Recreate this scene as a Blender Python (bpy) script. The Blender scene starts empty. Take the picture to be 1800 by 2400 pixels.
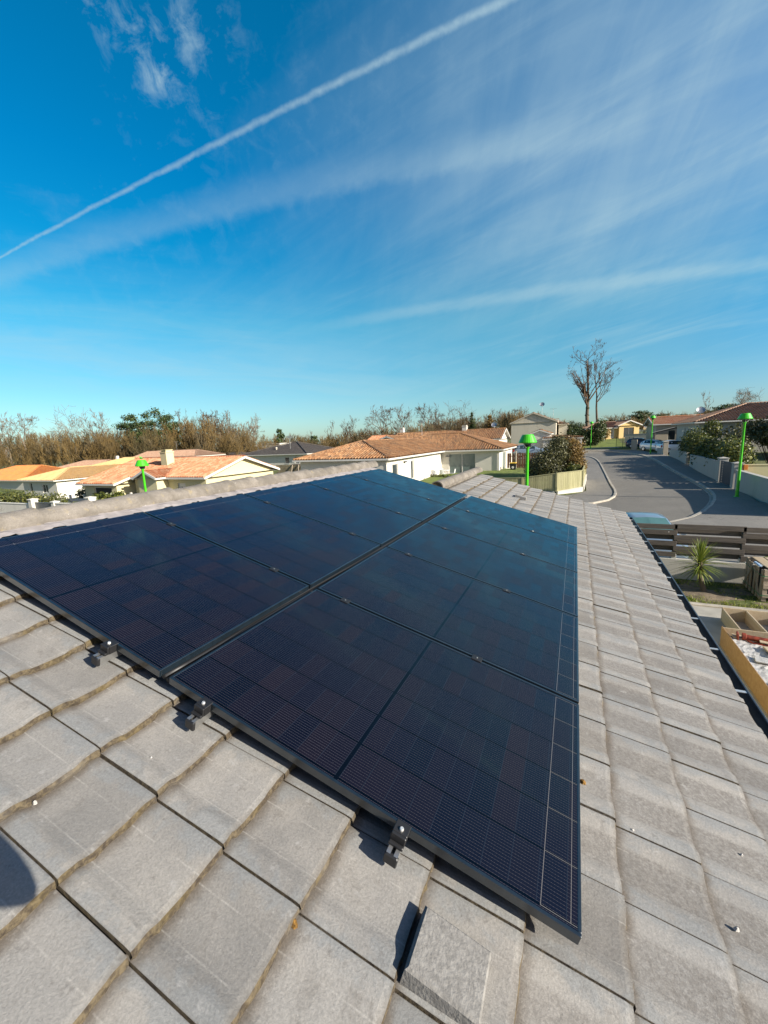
import bpy, math, random
import numpy as np
from mathutils import Vector, Matrix
rad = math.radians
D = bpy.data
SC = bpy.context.scene
COL = SC.collection

# ------------------------------------------------------------------ camera
CAM = np.array([3.2976940520940454, -1.0770908808572663, 4.4067991053886155])
CM = np.array([[0.9076040876399142, 0.035176195444495906, -0.41835087590715037],
               [0.4178249714644734, -0.1728863346414482, 0.8919263470232364],
               [-0.04095257402518668, -0.9843134412205287, -0.1716098368759304]])
FPX = 960.668
cam = D.objects.new('camera', D.cameras.new('camera')); COL.objects.link(cam)
cam.data.sensor_fit = 'HORIZONTAL'; cam.data.sensor_width = 36.0
cam.data.lens = 36.0 * FPX / 1800.0
cam.data.clip_start = 0.05; cam.data.clip_end = 3000
mw = Matrix.Identity(4)
for i in range(3):
    mw[i][0] = CM[i][0]; mw[i][1] = -CM[i][1]; mw[i][2] = -CM[i][2]; mw[i][3] = CAM[i]
cam.matrix_world = mw
SC.camera = cam

# ------------------------------------------------------------------ light
SUN_AZ, SUN_EL = 99.5, 23.5            # compass from +Y towards +X
sd = Vector((math.sin(rad(SUN_AZ)) * math.cos(rad(SUN_EL)), math.cos(rad(SUN_AZ)) * math.cos(rad(SUN_EL)), math.sin(rad(SUN_EL))))
sun = D.objects.new('sun', D.lights.new('sun', 'SUN')); COL.objects.link(sun)
sun.data.energy = 5.0; sun.data.angle = rad(0.5); sun.data.color = (1.0, 0.93, 0.82)
sun.rotation_euler = sd.to_track_quat('Z', 'Y').to_euler(); sun.location = (30, -10, 40)
SC.view_settings.view_transform = 'Standard'; SC.view_settings.look = 'None'
SC.view_settings.exposure = 1.0; SC.view_settings.gamma = 1.0
SC.cycles.max_bounces = 6; SC.cycles.diffuse_bounces = 3; SC.cycles.glossy_bounces = 3
SC.cycles.transparent_max_bounces = 6; SC.cycles.transmission_bounces = 3
SC.cycles.caustics_reflective = False; SC.cycles.caustics_refractive = False

# ------------------------------------------------------------------ node helpers
class NT:
    def __init__(s, tree): s.t = tree; s.n = tree.nodes; s.l = tree.links
    def node(s, kind, **kw):
        n = s.n.new(kind)
        for k, v in kw.items(): setattr(n, k, v)
        return n
    def put(s, sock, v):
        if isinstance(v, bpy.types.NodeSocket): s.l.new(v, sock)
        elif v is not None: sock.default_value = v
    def m(s, op, a, b=None, c=None, clamp=False):
        n = s.node('ShaderNodeMath', operation=op, use_clamp=clamp)
        for i, v in enumerate((a, b, c)):
            if v is not None: s.put(n.inputs[i], v)
        return n.outputs[0]
    def vm(s, op, a, b=None):
        n = s.node('ShaderNodeVectorMath', operation=op)
        s.put(n.inputs[0], a)
        if b is not None: s.put(n.inputs[1], b)
        return n.outputs['Value'] if op in ('DOT_PRODUCT', 'LENGTH') else n.outputs[0]
    def mix(s, f, a, b, blend='MIX'):
        n = s.node('ShaderNodeMix', data_type='RGBA', blend_type=blend)
        s.put(n.inputs[0], f)
        for i, v in ((6, a), (7, b)):
            if isinstance(v, tuple) and len(v) == 3: v = v + (1,)
            s.put(n.inputs[i], v)
        return n.outputs[2]
    def noise(s, vec, scale, detail=4, rough=0.55, dist=0.0):
        n = s.node('ShaderNodeTexNoise'); s.put(n.inputs['Vector'], vec)
        n.inputs['Scale'].default_value = scale; n.inputs['Detail'].default_value = detail
        n.inputs['Roughness'].default_value = rough; n.inputs['Distortion'].default_value = dist
        return n.outputs[0]
    def step(s, x, a, b):
        n = s.node('ShaderNodeMapRange', interpolation_type='SMOOTHSTEP')
        s.put(n.inputs[0], x); n.inputs[1].default_value = a; n.inputs[2].default_value = b
        return n.outputs[0]
    def ramp(s, f, stops):
        n = s.node('ShaderNodeValToRGB'); s.put(n.inputs[0], f); e = n.color_ramp.elements
        while len(e) < len(stops): e.new(0.5)
        for el, (p, c) in zip(e, stops): el.position = p; el.color = tuple(c) + (1,)
        return n.outputs[0]
    def scalevec(s, vec, xyz):
        n = s.node('ShaderNodeMapping'); s.put(n.inputs[0], vec); n.inputs['Scale'].default_value = xyz
        return n.outputs[0]
    def comb(s, x, y, z=0.0):
        n = s.node('ShaderNodeCombineXYZ'); s.put(n.inputs[0], x); s.put(n.inputs[1], y); s.put(n.inputs[2], z)
        return n.outputs[0]
    def sep(s, v):
        n = s.node('ShaderNodeSeparateXYZ'); s.put(n.inputs[0], v); return n.outputs
    def bump(s, h, strength=0.3, dist=0.01):
        n = s.node('ShaderNodeBump'); s.put(n.inputs['Height'], h)
        n.inputs['Strength'].default_value = strength; n.inputs['Distance'].default_value = dist
        return n.outputs[0]

def srgb(r, g, b):
    f = lambda c: (c / 255 / 12.92) if c / 255 <= 0.04045 else ((c / 255 + 0.055) / 1.055) ** 2.4
    return (f(r), f(g), f(b))

def new_mat(name):
    m = D.materials.new(name); m.use_nodes = True
    t = NT(m.node_tree); p = m.node_tree.nodes['Principled BSDF']
    return m, t, p

def ray(x, y): return CM @ np.array([(x - 900) / FPX, (y - 1200) / FPX, 1.0])
def atd(x, y, d): return CAM + ray(x, y) * d
def atz(x, y, z):
    r = ray(x, y); return CAM + r * ((z - CAM[2]) / r[2])
def aty(x, y, Y):
    r = ray(x, y); return CAM + r * ((Y - CAM[1]) / r[1])
def atx(x, y, X):
    r = ray(x, y); return CAM + r * ((X - CAM[0]) / r[0])

# ------------------------------------------------------------------ sky: Nishita tinted, cirrus and contrails on a fixed sky chart
W = D.worlds.new('World'); SC.world = W; W.use_nodes = True
t = NT(W.node_tree); bg = W.node_tree.nodes['Background']
sky = t.node('ShaderNodeTexSky', sky_type='NISHITA'); sky.sun_disc = False
sky.sun_elevation = rad(SUN_EL); sky.sun_rotation = rad(SUN_AZ)
sky.air_density = 1.0; sky.dust_density = 0.6; sky.ozone_density = 1.5
dirv = t.node('ShaderNodeTexCoord').outputs['Generated']
dn = t.vm('NORMALIZE', dirv)
el = t.sep(dn)[2]
tint = t.ramp(el, [(0.0, (0.40, 0.53, 0.66)), (0.05, (0.36, 0.54, 0.64)), (0.12, (0.27, 0.54, 0.62)), (0.25, (0.11, 0.58, 0.66)), (0.37, (0.012, 0.52, 0.70)), (0.48, (0.002, 0.51, 0.74)), (0.70, (0.004, 0.53, 0.73)), (0.82, (0.06, 0.45, 0.58)), (1.0, (0.22, 0.46, 0.54))])
tint = t.mix(t.step(t.vm('DOT_PRODUCT', dn, tuple(sd)), 0.30, 0.85), tint, (0.62, 0.60, 0.56))
back = t.m('SUBTRACT', 1.0, t.step(t.vm('DOT_PRODUCT', dn, (math.sin(rad(-20)), math.cos(rad(-20)), 0.0)), -0.35, 0.05))
tint = t.mix(t.m('MULTIPLY', back, 0.8), tint, (0.55, 0.56, 0.56))
tint = t.mix(t.step(t.vm('DOT_PRODUCT', dn, tuple(sd)), -0.25, 0.35), tint, t.mix(1.0, tint, (1.06, 1.02, 1.16), 'MULTIPLY'))
base = t.vm('SCALE', t.mix(1.0, sky.outputs[0], tint, 'MULTIPLY'))
base.node.inputs['Scale'].default_value = 2.0
E3 = Vector((math.sin(rad(-20)) * math.cos(rad(30)), math.cos(rad(-20)) * math.cos(rad(30)), math.sin(rad(30))))
E1 = Vector((math.cos(rad(-20)), -math.sin(rad(-20)), 0)); E2 = E1.cross(E3) * -1.0
if E2.z < 0: E2 = -E2
def chart(dx, dy):                       # display pixel (1659 wide) -> sky chart
    r = Vector(ray(dx * 1.085, dy * 1.085)); w = r.dot(E3)
    return r.dot(E1) / w, r.dot(E2) / w
w3 = t.vm('DOT_PRODUCT', dn, tuple(E3))
w3c = t.m('MAXIMUM', w3, 0.08)
cx = t.m('DIVIDE', t.vm('DOT_PRODUCT', dn, tuple(E1)), w3c)
cy = t.m('DIVIDE', t.vm('DOT_PRODUCT', dn, tuple(E2)), w3c)
front = t.step(w3, 0.08, 0.3)
cv = t.comb(cx, cy)
nz_f = t.noise(cv, 9, 6, 0.62, 0.6); nz_b = t.noise(cv, 2.2, 5, 0.55, 0.4); nz_p = t.noise(cv, 55, 3, 0.6, 0.3); nz_m = t.noise(cv, 24, 5, 0.65, 0.35)
def fibre(ang, sx, sy, detail=5):
    ca, sa = math.cos(ang), math.sin(ang)
    a = t.m('ADD', t.m('MULTIPLY', cx, ca), t.m('MULTIPLY', cy, sa)); b = t.m('SUBTRACT', t.m('MULTIPLY', cy, ca), t.m('MULTIPLY', cx, sa))
    return t.noise(t.comb(t.m('MULTIPLY', a, sx), t.m('MULTIPLY', b, sy)), 1.0, detail, 0.6, 0.5)
def trail(p0, p1, p2, w0, w1, puff, lo=None, hi=None, soft=0.4, up=1.0):
    """quadratic streak through three display points; widths in chart units"""
    a, b, c = (np.array(chart(*q)) for q in (p0, p1, p2))
    ex = (c - a) / np.linalg.norm(c - a); ey = np.array([-ex[1], ex[0]]); Ln = np.linalg.norm(c - a)
    sb, hb = (b - a) @ ex, (b - a) @ ey
    k = hb / (sb * (sb - Ln))
    X = t.m('SUBTRACT', cx, float(a[0])); Y = t.m('SUBTRACT', cy, float(a[1]))
    s = t.m('ADD', t.m('MULTIPLY', X, float(ex[0])), t.m('MULTIPLY', Y, float(ex[1])))
    h = t.m('ADD', t.m('MULTIPLY', X, float(ey[0])), t.m('MULTIPLY', Y, float(ey[1])))
    h = t.m('SUBTRACT', h, t.m('MULTIPLY', t.m('MULTIPLY', s, t.m('SUBTRACT', s, float(Ln))), float(k)))
    wob = t.m('MULTIPLY', t.m('SUBTRACT', nz_m, 0.5), puff); h = t.m('ADD', h, wob)
    f = t.m('DIVIDE', s, float(Ln), clamp=True)
    wd = t.m('ADD', w0, t.m('MULTIPLY', f, w1 - w0))
    q = t.m('DIVIDE', h, wd)
    if up != 1.0:
        q = t.m('MAXIMUM', t.m('DIVIDE', q, up), t.m('MULTIPLY', q, -1.0))
    q = t.m('ABSOLUTE', q)
    v = t.m('SUBTRACT', 1.0, t.step(q, soft, 1.0))
    if lo is not None: v = t.m('MULTIPLY', v, t.step(t.m('DIVIDE', s, float(Ln)), lo[0], lo[1]))
    if hi is not None: v = t.m('MULTIPLY', v, t.m('SUBTRACT', 1.0, t.step(t.m('DIVIDE', s, float(Ln)), hi[0], hi[1])))
    return v
def blob(c, r, ang=0.0):
    a = chart(*c); ca, sa = math.cos(ang), math.sin(ang)
    X = t.m('SUBTRACT', cx, a[0]); Y = t.m('SUBTRACT', cy, a[1])
    u = t.m('DIVIDE', t.m('ADD', t.m('MULTIPLY', X, ca), t.m('MULTIPLY', Y, sa)), r[0])
    v = t.m('DIVIDE', t.m('SUBTRACT', t.m('MULTIPLY', Y, ca), t.m('MULTIPLY', X, sa)), r[1])
    d2 = t.m('ADD', t.m('MULTIPLY', u, u), t.m('MULTIPLY', v, v))
    return t.m('POWER', 2.718, t.m('MULTIPLY', d2, -1.0))
def add(*v):
    r = v[0]
    for q in v[1:]: r = t.m('ADD', r, q)
    return r
def mul(*v):
    r = v[0]
    for q in v[1:]: r = t.m('MULTIPLY', r, q)
    return r
fib = fibre(0.35, 2.0, 11.0); fib2 = fibre(0.25, 3.0, 26.0); fib3 = fibre(1.35, 2.0, 9.0); fibl = fibre(-0.15, 2.0, 16.0)
cA = mul(trail((0, 555), (600, 243), (1090, 0), 0.004, 0.0098, 0.009, soft=0.0), add(0.2, mul(nz_p, 0.95)), 0.66)
cB = mul(trail((0, 600), (600, 425), (1280, 300), 0.028, 0.024, 0.022, hi=(0.86, 1.15), soft=0.0, up=2.0), add(0.3, mul(nz_f, 0.7)), 0.32)
cC = mul(trail((560, 730), (1100, 640), (1659, 570), 0.018, 0.022, 0.012, lo=(0.0, 0.35), hi=(1.3, 1.6), soft=0.1, up=1.0), add(0.35, mul(nz_f, 0.6)), 0.36)
cD = mul(trail((1180, 645), (1300, 632), (1420, 600), 0.03, 0.03, 0.02, lo=(0.0, 0.3), hi=(0.7, 1.0), soft=0.0), add(0.2, nz_f), 0.2)
bigR = mul(add(mul(blob((1480, 240), (0.62, 0.26), 0.45), 0.66), mul(blob((1640, 120), (0.5, 0.42), 0.3), 0.45), mul(blob((1560, 420), (0.42, 0.16), 0.35), 0.25), mul(blob((1050, 90), (0.5, 0.17), 0.35), 0.26)),
           add(0.42, mul(t.step(fib, 0.3, 0.8), 0.30), mul(t.step(fib3, 0.35, 0.75), 0.16)))
lowL = mul(add(mul(blob((250, 760), (0.75, 0.13), -0.1), 0.8), mul(blob((620, 840), (0.6, 0.09), -0.22), 0.6), mul(blob((60, 470), (0.35, 0.2), 0.3), 0.28)), add(0.2, mul(t.step(fibl, 0.3, 0.75), 0.6), mul(nz_f, 0.2)), 0.52)
lowM = mul(blob((760, 640), (0.8, 0.09), 0.12), add(0.15, mul(t.step(fib, 0.35, 0.8), 0.7)), 0.22)
lowR = mul(add(blob((1350, 760), (0.8, 0.12), 0.12), mul(blob((1560, 640), (0.4, 0.13), 0.15), 0.6)), t.step(fib2, 0.42, 0.78), 0.24)
puffs = mul(add(mul(blob((400, 65), (0.055, 0.045), 0.5), 1.1), mul(blob((300, 105), (0.13, 0.026), -0.85), 1.0), mul(blob((340, 110), (0.09, 0.05), 0.3), 0.6), mul(blob((215, 55), (0.06, 0.026), -0.9), 0.6), mul(blob((335, 182), (0.035, 0.022), 0.3), 0.9), mul(blob((300, 30), (0.09, 0.03), -0.5), 0.5), mul(blob((490, 65), (0.03, 0.04), -0.9), 0.4)),
            t.step(nz_m, 0.36, 0.82), 0.38)
ripple = mul(blob((470, 370), (0.7, 0.18), 0.35), t.step(nz_m, 0.45, 0.8), 0.10)
allc = mul(t.m('MINIMUM', t.m('MAXIMUM', t.m('SUBTRACT', add(cA, cB, cC, cD, bigR, lowL, lowM, lowR, puffs, ripple), 0.085), 0.0), 0.9), t.m('MULTIPLY', front, 0.88))
cloudcol = t.mix(t.step(el, 0.05, 0.5), (4.4, 6.5, 7.0), (3.9, 5.55, 6.4))
skyc = t.mix(allc, base, cloudcol)
t.put(bg.inputs[0], skyc); bg.inputs[1].default_value = 0.056

# ------------------------------------------------------------------ mesh helpers
class MB:
    def __init__(s): s.v = []; s.f = []; s.mi = []; s.cur = 0
    def add(s, verts, faces):
        o = len(s.v); s.v.extend([tuple(map(float, q)) for q in verts])
        for f in faces: s.f.append([i + o for i in f]); s.mi.append(s.cur)
    def box(s, a, b, M=None):
        (x0, y0, z0), (x1, y1, z1) = a, b
        V = [(x0, y0, z0), (x1, y0, z0), (x1, y1, z0), (x0, y1, z0), (x0, y0, z1), (x1, y0, z1), (x1, y1, z1), (x0, y1, z1)]
        if M is not None: V = [M @ Vector(q) for q in V]
        s.add(V, [(0, 3, 2, 1), (4, 5, 6, 7), (0, 1, 5, 4), (1, 2, 6, 5), (2, 3, 7, 6), (3, 0, 4, 7)])
    def bbox(s, a, b, c=0.01, M=None):       # box with chamfered vertical and top edges
        (x0, y0, z0), (x1, y1, z1) = a, b
        c = min(c, (x1 - x0) / 3, (y1 - y0) / 3, (z1 - z0) / 3)
        def ring(i, z): return [(x0 + i + c, y0 + i, z), (x1 - i - c, y0 + i, z), (x1 - i, y0 + i + c, z), (x1 - i, y1 - i - c, z), (x1 - i - c, y1 - i, z), (x0 + i + c, y1 - i, z), (x0 + i, y1 - i - c, z), (x0 + i, y0 + i + c, z)]
        R = [ring(c, z0), ring(0, z0 + c), ring(0, z1 - c), ring(c, z1)]
        V = [q for r in R for q in r]
        if M is not None: V = [M @ Vector(q) for q in V]
        F = [tuple(range(7, -1, -1)), tuple(range(24, 32))]
        for k in range(3):
            for i in range(8): F.append((k * 8 + i, k * 8 + (i + 1) % 8, k * 8 + 8 + (i + 1) % 8, k * 8 + 8 + i))
        s.add(V, F)
    def beam(s, p, q, w, h, up=(0, 0, 1), roll=0.0):
        p, q = Vector(p), Vector(q); d = (q - p); L = d.length; d.normalize()
        u = Vector(up)
        if abs(d.dot(u)) > 0.98: u = Vector((0, 1, 0))
        x = d.cross(u).normalized(); z = x.cross(d)
        V = []
        for e in (p, q):
            for a, b in ((-1, -1), (1, -1), (1, 1), (-1, 1)): V.append(e + x * (a * w / 2) + z * (b * h / 2))
        s.add(V, [(0, 1, 2, 3), (7, 6, 5, 4), (0, 4, 5, 1), (1, 5, 6, 2), (2, 6, 7, 3), (3, 7, 4, 0)])
    def tube(s, pts, radii, n=8, caps=True):
        pts = [Vector(p) for p in pts]
        if not isinstance(radii, (list, tuple)): radii = [radii] * len(pts)
        V = []; F = []
        ref = Vector((0.3, 0.1, 0.95)).normalized()
        for i, p in enumerate(pts):
            d = (pts[min(i + 1, len(pts) - 1)] - pts[max(i - 1, 0)]).normalized()
            a = d.cross(ref if abs(d.dot(ref)) < 0.95 else Vector((1, 0, 0))).normalized(); b = d.cross(a)
            for k in range(n):
                an = 2 * math.pi * k / n; V.append(p + (a * math.cos(an) + b * math.sin(an)) * radii[i])
        for i in range(len(pts) - 1):
            for k in range(n): F.append((i * n + k, i * n + (k + 1) % n, (i + 1) * n + (k + 1) % n, (i + 1) * n + k))
        if caps: F.append(tuple(range(n - 1, -1, -1))); F.append(tuple(range((len(pts) - 1) * n, len(pts) * n)))
        s.add(V, F)
    def lathe(s, prof, n=20, c=(0, 0, 0), M=None):
        V = []; F = []
        for r, z in prof:
            for k in range(n):
                an = 2 * math.pi * k / n; V.append((c[0] + r * math.cos(an), c[1] + r * math.sin(an), c[2] + z))
        if M is not None: V = [M @ Vector(q) for q in V]
        for i in range(len(prof) - 1):
            for k in range(n): F.append((i * n + k, i * n + (k + 1) % n, (i + 1) * n + (k + 1) % n, (i + 1) * n + k))
        s.add(V, F)
    def prism(s, poly, z0, z1, M=None):
        n = len(poly); V = [(x, y, z0) for x, y in poly] + [(x, y, z1) for x, y in poly]
        if M is not None: V = [M @ Vector(q) for q in V]
        s.add(V, [tuple(range(n - 1, -1, -1)), tuple(range(n, 2 * n))] + [(i, (i + 1) % n, n + (i + 1) % n, n + i) for i in range(n)])
    def quad(s, a, b, c, d): s.add([a, b, c, d], [(0, 1, 2, 3)])
    def build(s, name, mats, parent=None, smooth=False, M=None):
        me = D.meshes.new(name); me.from_pydata(s.v, [], s.f)
        if not isinstance(mats, (list, tuple)): mats = [mats]
        for m in mats: me.materials.append(m)
        if len(mats) > 1: me.polygons.foreach_set('material_index', s.mi)
        if smooth: me.polygons.foreach_set('use_smooth', [True] * len(me.polygons))
        me.update()
        o = D.objects.new(name, me); COL.objects.link(o)
        if M is not None: o.matrix_world = M
        if parent is not None: o.parent = parent
        return o
def tag(o, label=None, cat=None, group=None, kind=None):
    if label: o['label'] = label
    if cat: o['category'] = cat
    if group: o['group'] = group
    if kind: o['kind'] = kind
    return o
def empty(name, label, cat, loc=(0, 0, 0), rz=0.0, group=None, M=None):
    o = D.objects.new(name, None); COL.objects.link(o); o.empty_display_size = 0.2
    if M is not None: o.matrix_world = M
    else: o.location = loc; o.rotation_euler = (0, 0, rz)
    return tag(o, label, cat, group)
def copy_tree(o, parent=None):
    c = o.copy(); COL.objects.link(c)
    if parent is not None: c.parent = parent
    for ch in list(o.children): copy_tree(ch, c)
    return c
def struct(mb, name, mat, **k): return tag(mb.build(name, mat, **k), kind='structure')

# ------------------------------------------------------------------ materials
def obj_co(t): return t.node('ShaderNodeTexCoord').outputs['Object']
def wpos(t): return t.node('ShaderNodeNewGeometry').outputs['Position']
def island(t): return t.node('ShaderNodeNewGeometry').outputs['Random Per Island']
def mat_plain(name, col, rough=0.6, metal=0.0, var=0.12, scale=3.0, bump=0.0, bscale=60, coat=0.0, world=True):
    m, t, p = new_mat(name); co = wpos(t) if world else obj_co(t)
    n = t.noise(co, scale, 6, 0.6)
    lo = tuple(c * (1 - var) for c in col); hi = tuple(min(1, c * (1 + var)) for c in col)
    t.put(p.inputs['Base Color'], t.mix(t.step(n, 0.3, 0.7), lo, hi))
    p.inputs['Roughness'].default_value = rough; p.inputs['Metallic'].default_value = metal
    p.inputs['Coat Weight'].default_value = coat
    if bump: t.put(p.inputs['Normal'], t.bump(t.noise(co, bscale, 4), bump, 0.01))
    return m
def mat_render(name, col, stain=0.25, rough=0.9):     # rendered wall with faint vertical weathering
    m, t, p = new_mat(name); co = wpos(t)
    st = t.noise(t.scalevec(co, (2.2, 2.2, 0.22)), 1.0, 5, 0.6); g = t.noise(co, 40, 3); big = t.noise(co, 0.35, 3)
    c = t.mix(mul2(t, t.step(st, 0.45, 0.8), stain), col, tuple(x * 0.62 for x in col))
    c = t.mix(t.m('MULTIPLY', t.step(big, 0.4, 0.75), stain * 0.4), c, tuple(x * 0.8 for x in col))
    t.put(p.inputs['Base Color'], c); p.inputs['Roughness'].default_value = rough
    t.put(p.inputs['Normal'], t.bump(g, 0.25, 0.01)); return m
def mul2(t, a, b): return t.m('MULTIPLY', a, b)
def mat_tiles(name, cols, rough=0.85, dirt=0.3, dscale=1.2):
    m, t, p = new_mat(name); r = island(t); co = wpos(t); k = len(cols)
    c = t.ramp(r, [(i / max(1, k - 1), q) for i, q in enumerate(cols)])
    d = t.noise(co, dscale, 5, 0.6); f = t.noise(co, 25, 3)
    c = t.mix(t.m('MULTIPLY', t.step(d, 0.45, 0.75), dirt), c, (0.10, 0.08, 0.06))
    c = t.mix(t.m('MULTIPLY', t.step(f, 0.5, 0.8), 0.3), c, (0.30, 0.24, 0.17))
    t.put(p.inputs['Base Color'], c); p.inputs['Roughness'].default_value = rough; return m
def mat_leaf(name, a, b, c3=None, trans=0.25):
    m, t, p = new_mat(name); r = island(t)
    col = t.ramp(r, [(0.0, a), (0.6, b), (1.0, c3 or b)])
    t.put(p.inputs['Base Color'], col); p.inputs['Roughness'].default_value = 0.5
    tr = t.node('ShaderNodeBsdfTranslucent'); t.put(tr.inputs[0], col)
    ms = t.node('ShaderNodeMixShader'); ms.inputs[0].default_value = trans
    t.l.new(p.outputs[0], ms.inputs[1]); t.l.new(tr.outputs[0], ms.inputs[2])
    t.l.new(ms.outputs[0], m.node_tree.nodes['Material Output'].inputs[0]); return m
def mat_bark(name, a, b):
    m, t, p = new_mat(name); r = island(t)
    t.put(p.inputs['Base Color'], t.mix(r, a, b)); p.inputs['Roughness'].default_value = 0.9; return m
def mat_wood(name, a, b, along='x', scale=1.0, rough=0.75):
    m, t, p = new_mat(name); co = wpos(t); r = island(t)
    sv = {'x': (2, 40, 40), 'y': (40, 2, 40), 'z': (40, 40, 2)}[along]
    n = t.noise(t.scalevec(co, tuple(q * scale for q in sv)), 1.0, 6, 0.65, 0.4)
    c = t.mix(t.step(n, 0.3, 0.72), a, b); c = t.mix(t.m('MULTIPLY', r, 0.45), c, tuple(x * 0.55 for x in a))
    t.put(p.inputs['Base Color'], c); p.inputs['Roughness'].default_value = rough
    t.put(p.inputs['Normal'], t.bump(n, 0.25, 0.004)); return m

# concrete roof tiles
def mat_concrete_tile():
    m, t, p = new_mat('concrete_roof_tile'); r = island(t); co = obj_co(t); a = t.node('ShaderNodeAttribute', attribute_name='tile').outputs['Vector']
    al = t.sep(a)[1]; ac = t.sep(a)[0]                     # along the slope 0..1, across 0..1
    rv = t.vm('ADD', co, t.comb(t.m('MULTIPLY', r, 37.0), t.m('MULTIPLY', r, 11.0), 0.0))
    big = t.noise(rv, 2.5, 5, 0.6); med = t.noise(rv, 9, 6, 0.65, 0.3); fine = t.noise(co, 140, 5, 0.75); speck = t.noise(co, 420, 2, 0.6)
    c = t.mix(r, (0.178, 0.170, 0.156), (0.262, 0.252, 0.233))
    c = t.mix(mul2(t, t.step(big, 0.42, 0.66), 0.65), c, (0.295, 0.276, 0.245))
    # bluish worn paint left along the roll and lower part
    worn = t.step(t.m('ADD', t.m('MULTIPLY', t.m('ABSOLUTE', t.m('SUBTRACT', ac, 0.5)), 0.9), t.m('SUBTRACT', med, 0.72)), 0.05, 0.2)
    c = t.mix(mul2(t, worn, 0.55), c, (0.19, 0.2, 0.2))
    c = t.mix(mul2(t, t.step(t.noise(rv, 5, 5, 0.7, 0.6), 0.55, 0.75), 0.45), c, (0.115, 0.103, 0.088))
    swirl = t.noise(t.scalevec(rv, (4, 9, 4)), 1.0, 4, 0.5, 2.5)
    c = t.mix(mul2(t, t.step(swirl, 0.60, 0.68), 0.18), c, (0.20, 0.185, 0.16))
    # dirt: below the course above, and on the outer end of each tile
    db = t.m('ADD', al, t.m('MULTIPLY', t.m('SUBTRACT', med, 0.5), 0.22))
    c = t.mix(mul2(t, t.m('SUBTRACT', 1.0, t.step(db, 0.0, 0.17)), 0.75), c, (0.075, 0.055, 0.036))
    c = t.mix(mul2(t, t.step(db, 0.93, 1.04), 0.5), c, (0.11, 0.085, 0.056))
    ed = t.m('SUBTRACT', 0.5, t.m('ABSOLUTE', t.m('SUBTRACT', ac, 0.5)))
    c = t.mix(mul2(t, t.m('SUBTRACT', 1.0, t.step(ed, 0.0, 0.022)), 0.6), c, (0.06, 0.042, 0.03))
    li = t.step(t.m('ABSOLUTE', t.m('SUBTRACT', ac, 0.285)), 0.0, 0.012); li2 = t.step(t.m('ABSOLUTE', t.m('SUBTRACT', ac, 0.70)), 0.0, 0.012)
    c = t.mix(mul2(t, mul2(t, t.m('SUBTRACT', 1.0, t.m('MULTIPLY', li, li2)), t.step(med, 0.35, 0.6)), 0.55), c, (0.33, 0.315, 0.285))
    # towards the gutter the pans stay dark and grainy while the rolls are worn smooth
    low = t.step(t.m('ADD', t.sep(co)[0], t.m('MULTIPLY', t.m('SUBTRACT', big, 0.5), 1.2)), 3.0, 3.9)
    pan = t.m('MULTIPLY', t.step(ac, 0.24, 0.30), t.m('SUBTRACT', 1.0, t.step(ac, 0.70, 0.76)))
    c = t.mix(mul2(t, mul2(t, low, pan), t.m('ADD', 0.15, t.m('MULTIPLY', t.step(t.noise(co, 60, 5, 0.8), 0.35, 0.62), 0.5))), c, (0.098, 0.086, 0.074))
    sand = t.m('ADD', 0.25, t.m('MULTIPLY', fine, 1.5))
    c = t.mix(0.75, c, t.mix(1.0, c, t.comb(sand, sand, sand), 'MULTIPLY'))
    c = t.mix(mul2(t, t.step(speck, 0.70, 0.76), 0.5), c, (0.55, 0.53, 0.48))
    c = t.mix(mul2(t, t.step(t.noise(co, 330, 2, 0.6), 0.70, 0.76), 0.6), c, (0.07, 0.06, 0.05))
    c = t.mix(mul2(t, t.step(t.noise(rv, 20, 5, 0.75), 0.56, 0.70), 0.5), c, (0.12, 0.11, 0.098)); c = t.mix(mul2(t, t.step(t.noise(rv, 16, 4, 0.7), 0.60, 0.72), 0.45), c, (0.36, 0.35, 0.33))
    t.put(p.inputs['Base Color'], c); p.inputs['Roughness'].default_value = 0.93
    h = t.m('ADD', t.m('MULTIPLY', fine, 0.6), t.m('MULTIPLY', med, 0.8))
    t.put(p.inputs['Normal'], t.bump(h, 0.55, 0.006)); return m
def mat_moss_edge():
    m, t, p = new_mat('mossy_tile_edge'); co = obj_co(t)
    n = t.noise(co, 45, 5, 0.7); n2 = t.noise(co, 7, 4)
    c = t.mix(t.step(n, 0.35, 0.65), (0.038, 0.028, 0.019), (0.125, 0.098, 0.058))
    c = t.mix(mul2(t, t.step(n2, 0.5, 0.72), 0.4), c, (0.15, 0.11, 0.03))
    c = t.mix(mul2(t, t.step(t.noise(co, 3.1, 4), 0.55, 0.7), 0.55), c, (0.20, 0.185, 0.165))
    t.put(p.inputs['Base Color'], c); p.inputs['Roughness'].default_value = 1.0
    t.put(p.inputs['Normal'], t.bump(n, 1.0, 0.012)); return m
M_TILE = mat_concrete_tile(); M_EDGE = mat_moss_edge()
def mat_ridge():
    m, t, p = new_mat('ridge_tile_concrete'); co = wpos(t); n = t.noise(co, 5, 6, 0.65); f = t.noise(co, 120, 4, 0.7); r = island(t)
    c = t.mix(t.step(n, 0.35, 0.7), (0.125, 0.11, 0.09), (0.23, 0.205, 0.175)); c = t.mix(mul2(t, t.step(f, 0.4, 0.7), 0.5), c, (0.10, 0.088, 0.074))
    c = t.mix(mul2(t, t.step(t.noise(co, 38, 3), 0.71, 0.75), 0.9), c, (0.45, 0.43, 0.40)); c = t.mix(mul2(t, t.step(t.noise(co, 14, 4), 0.6, 0.7), 0.4), c, (0.30, 0.24, 0.12))
    t.put(p.inputs['Base Color'], c); p.inputs['Roughness'].default_value = 0.95; t.put(p.inputs['Normal'], t.bump(f, 0.35, 0.005)); return m
M_RIDGE = mat_ridge()
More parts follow.
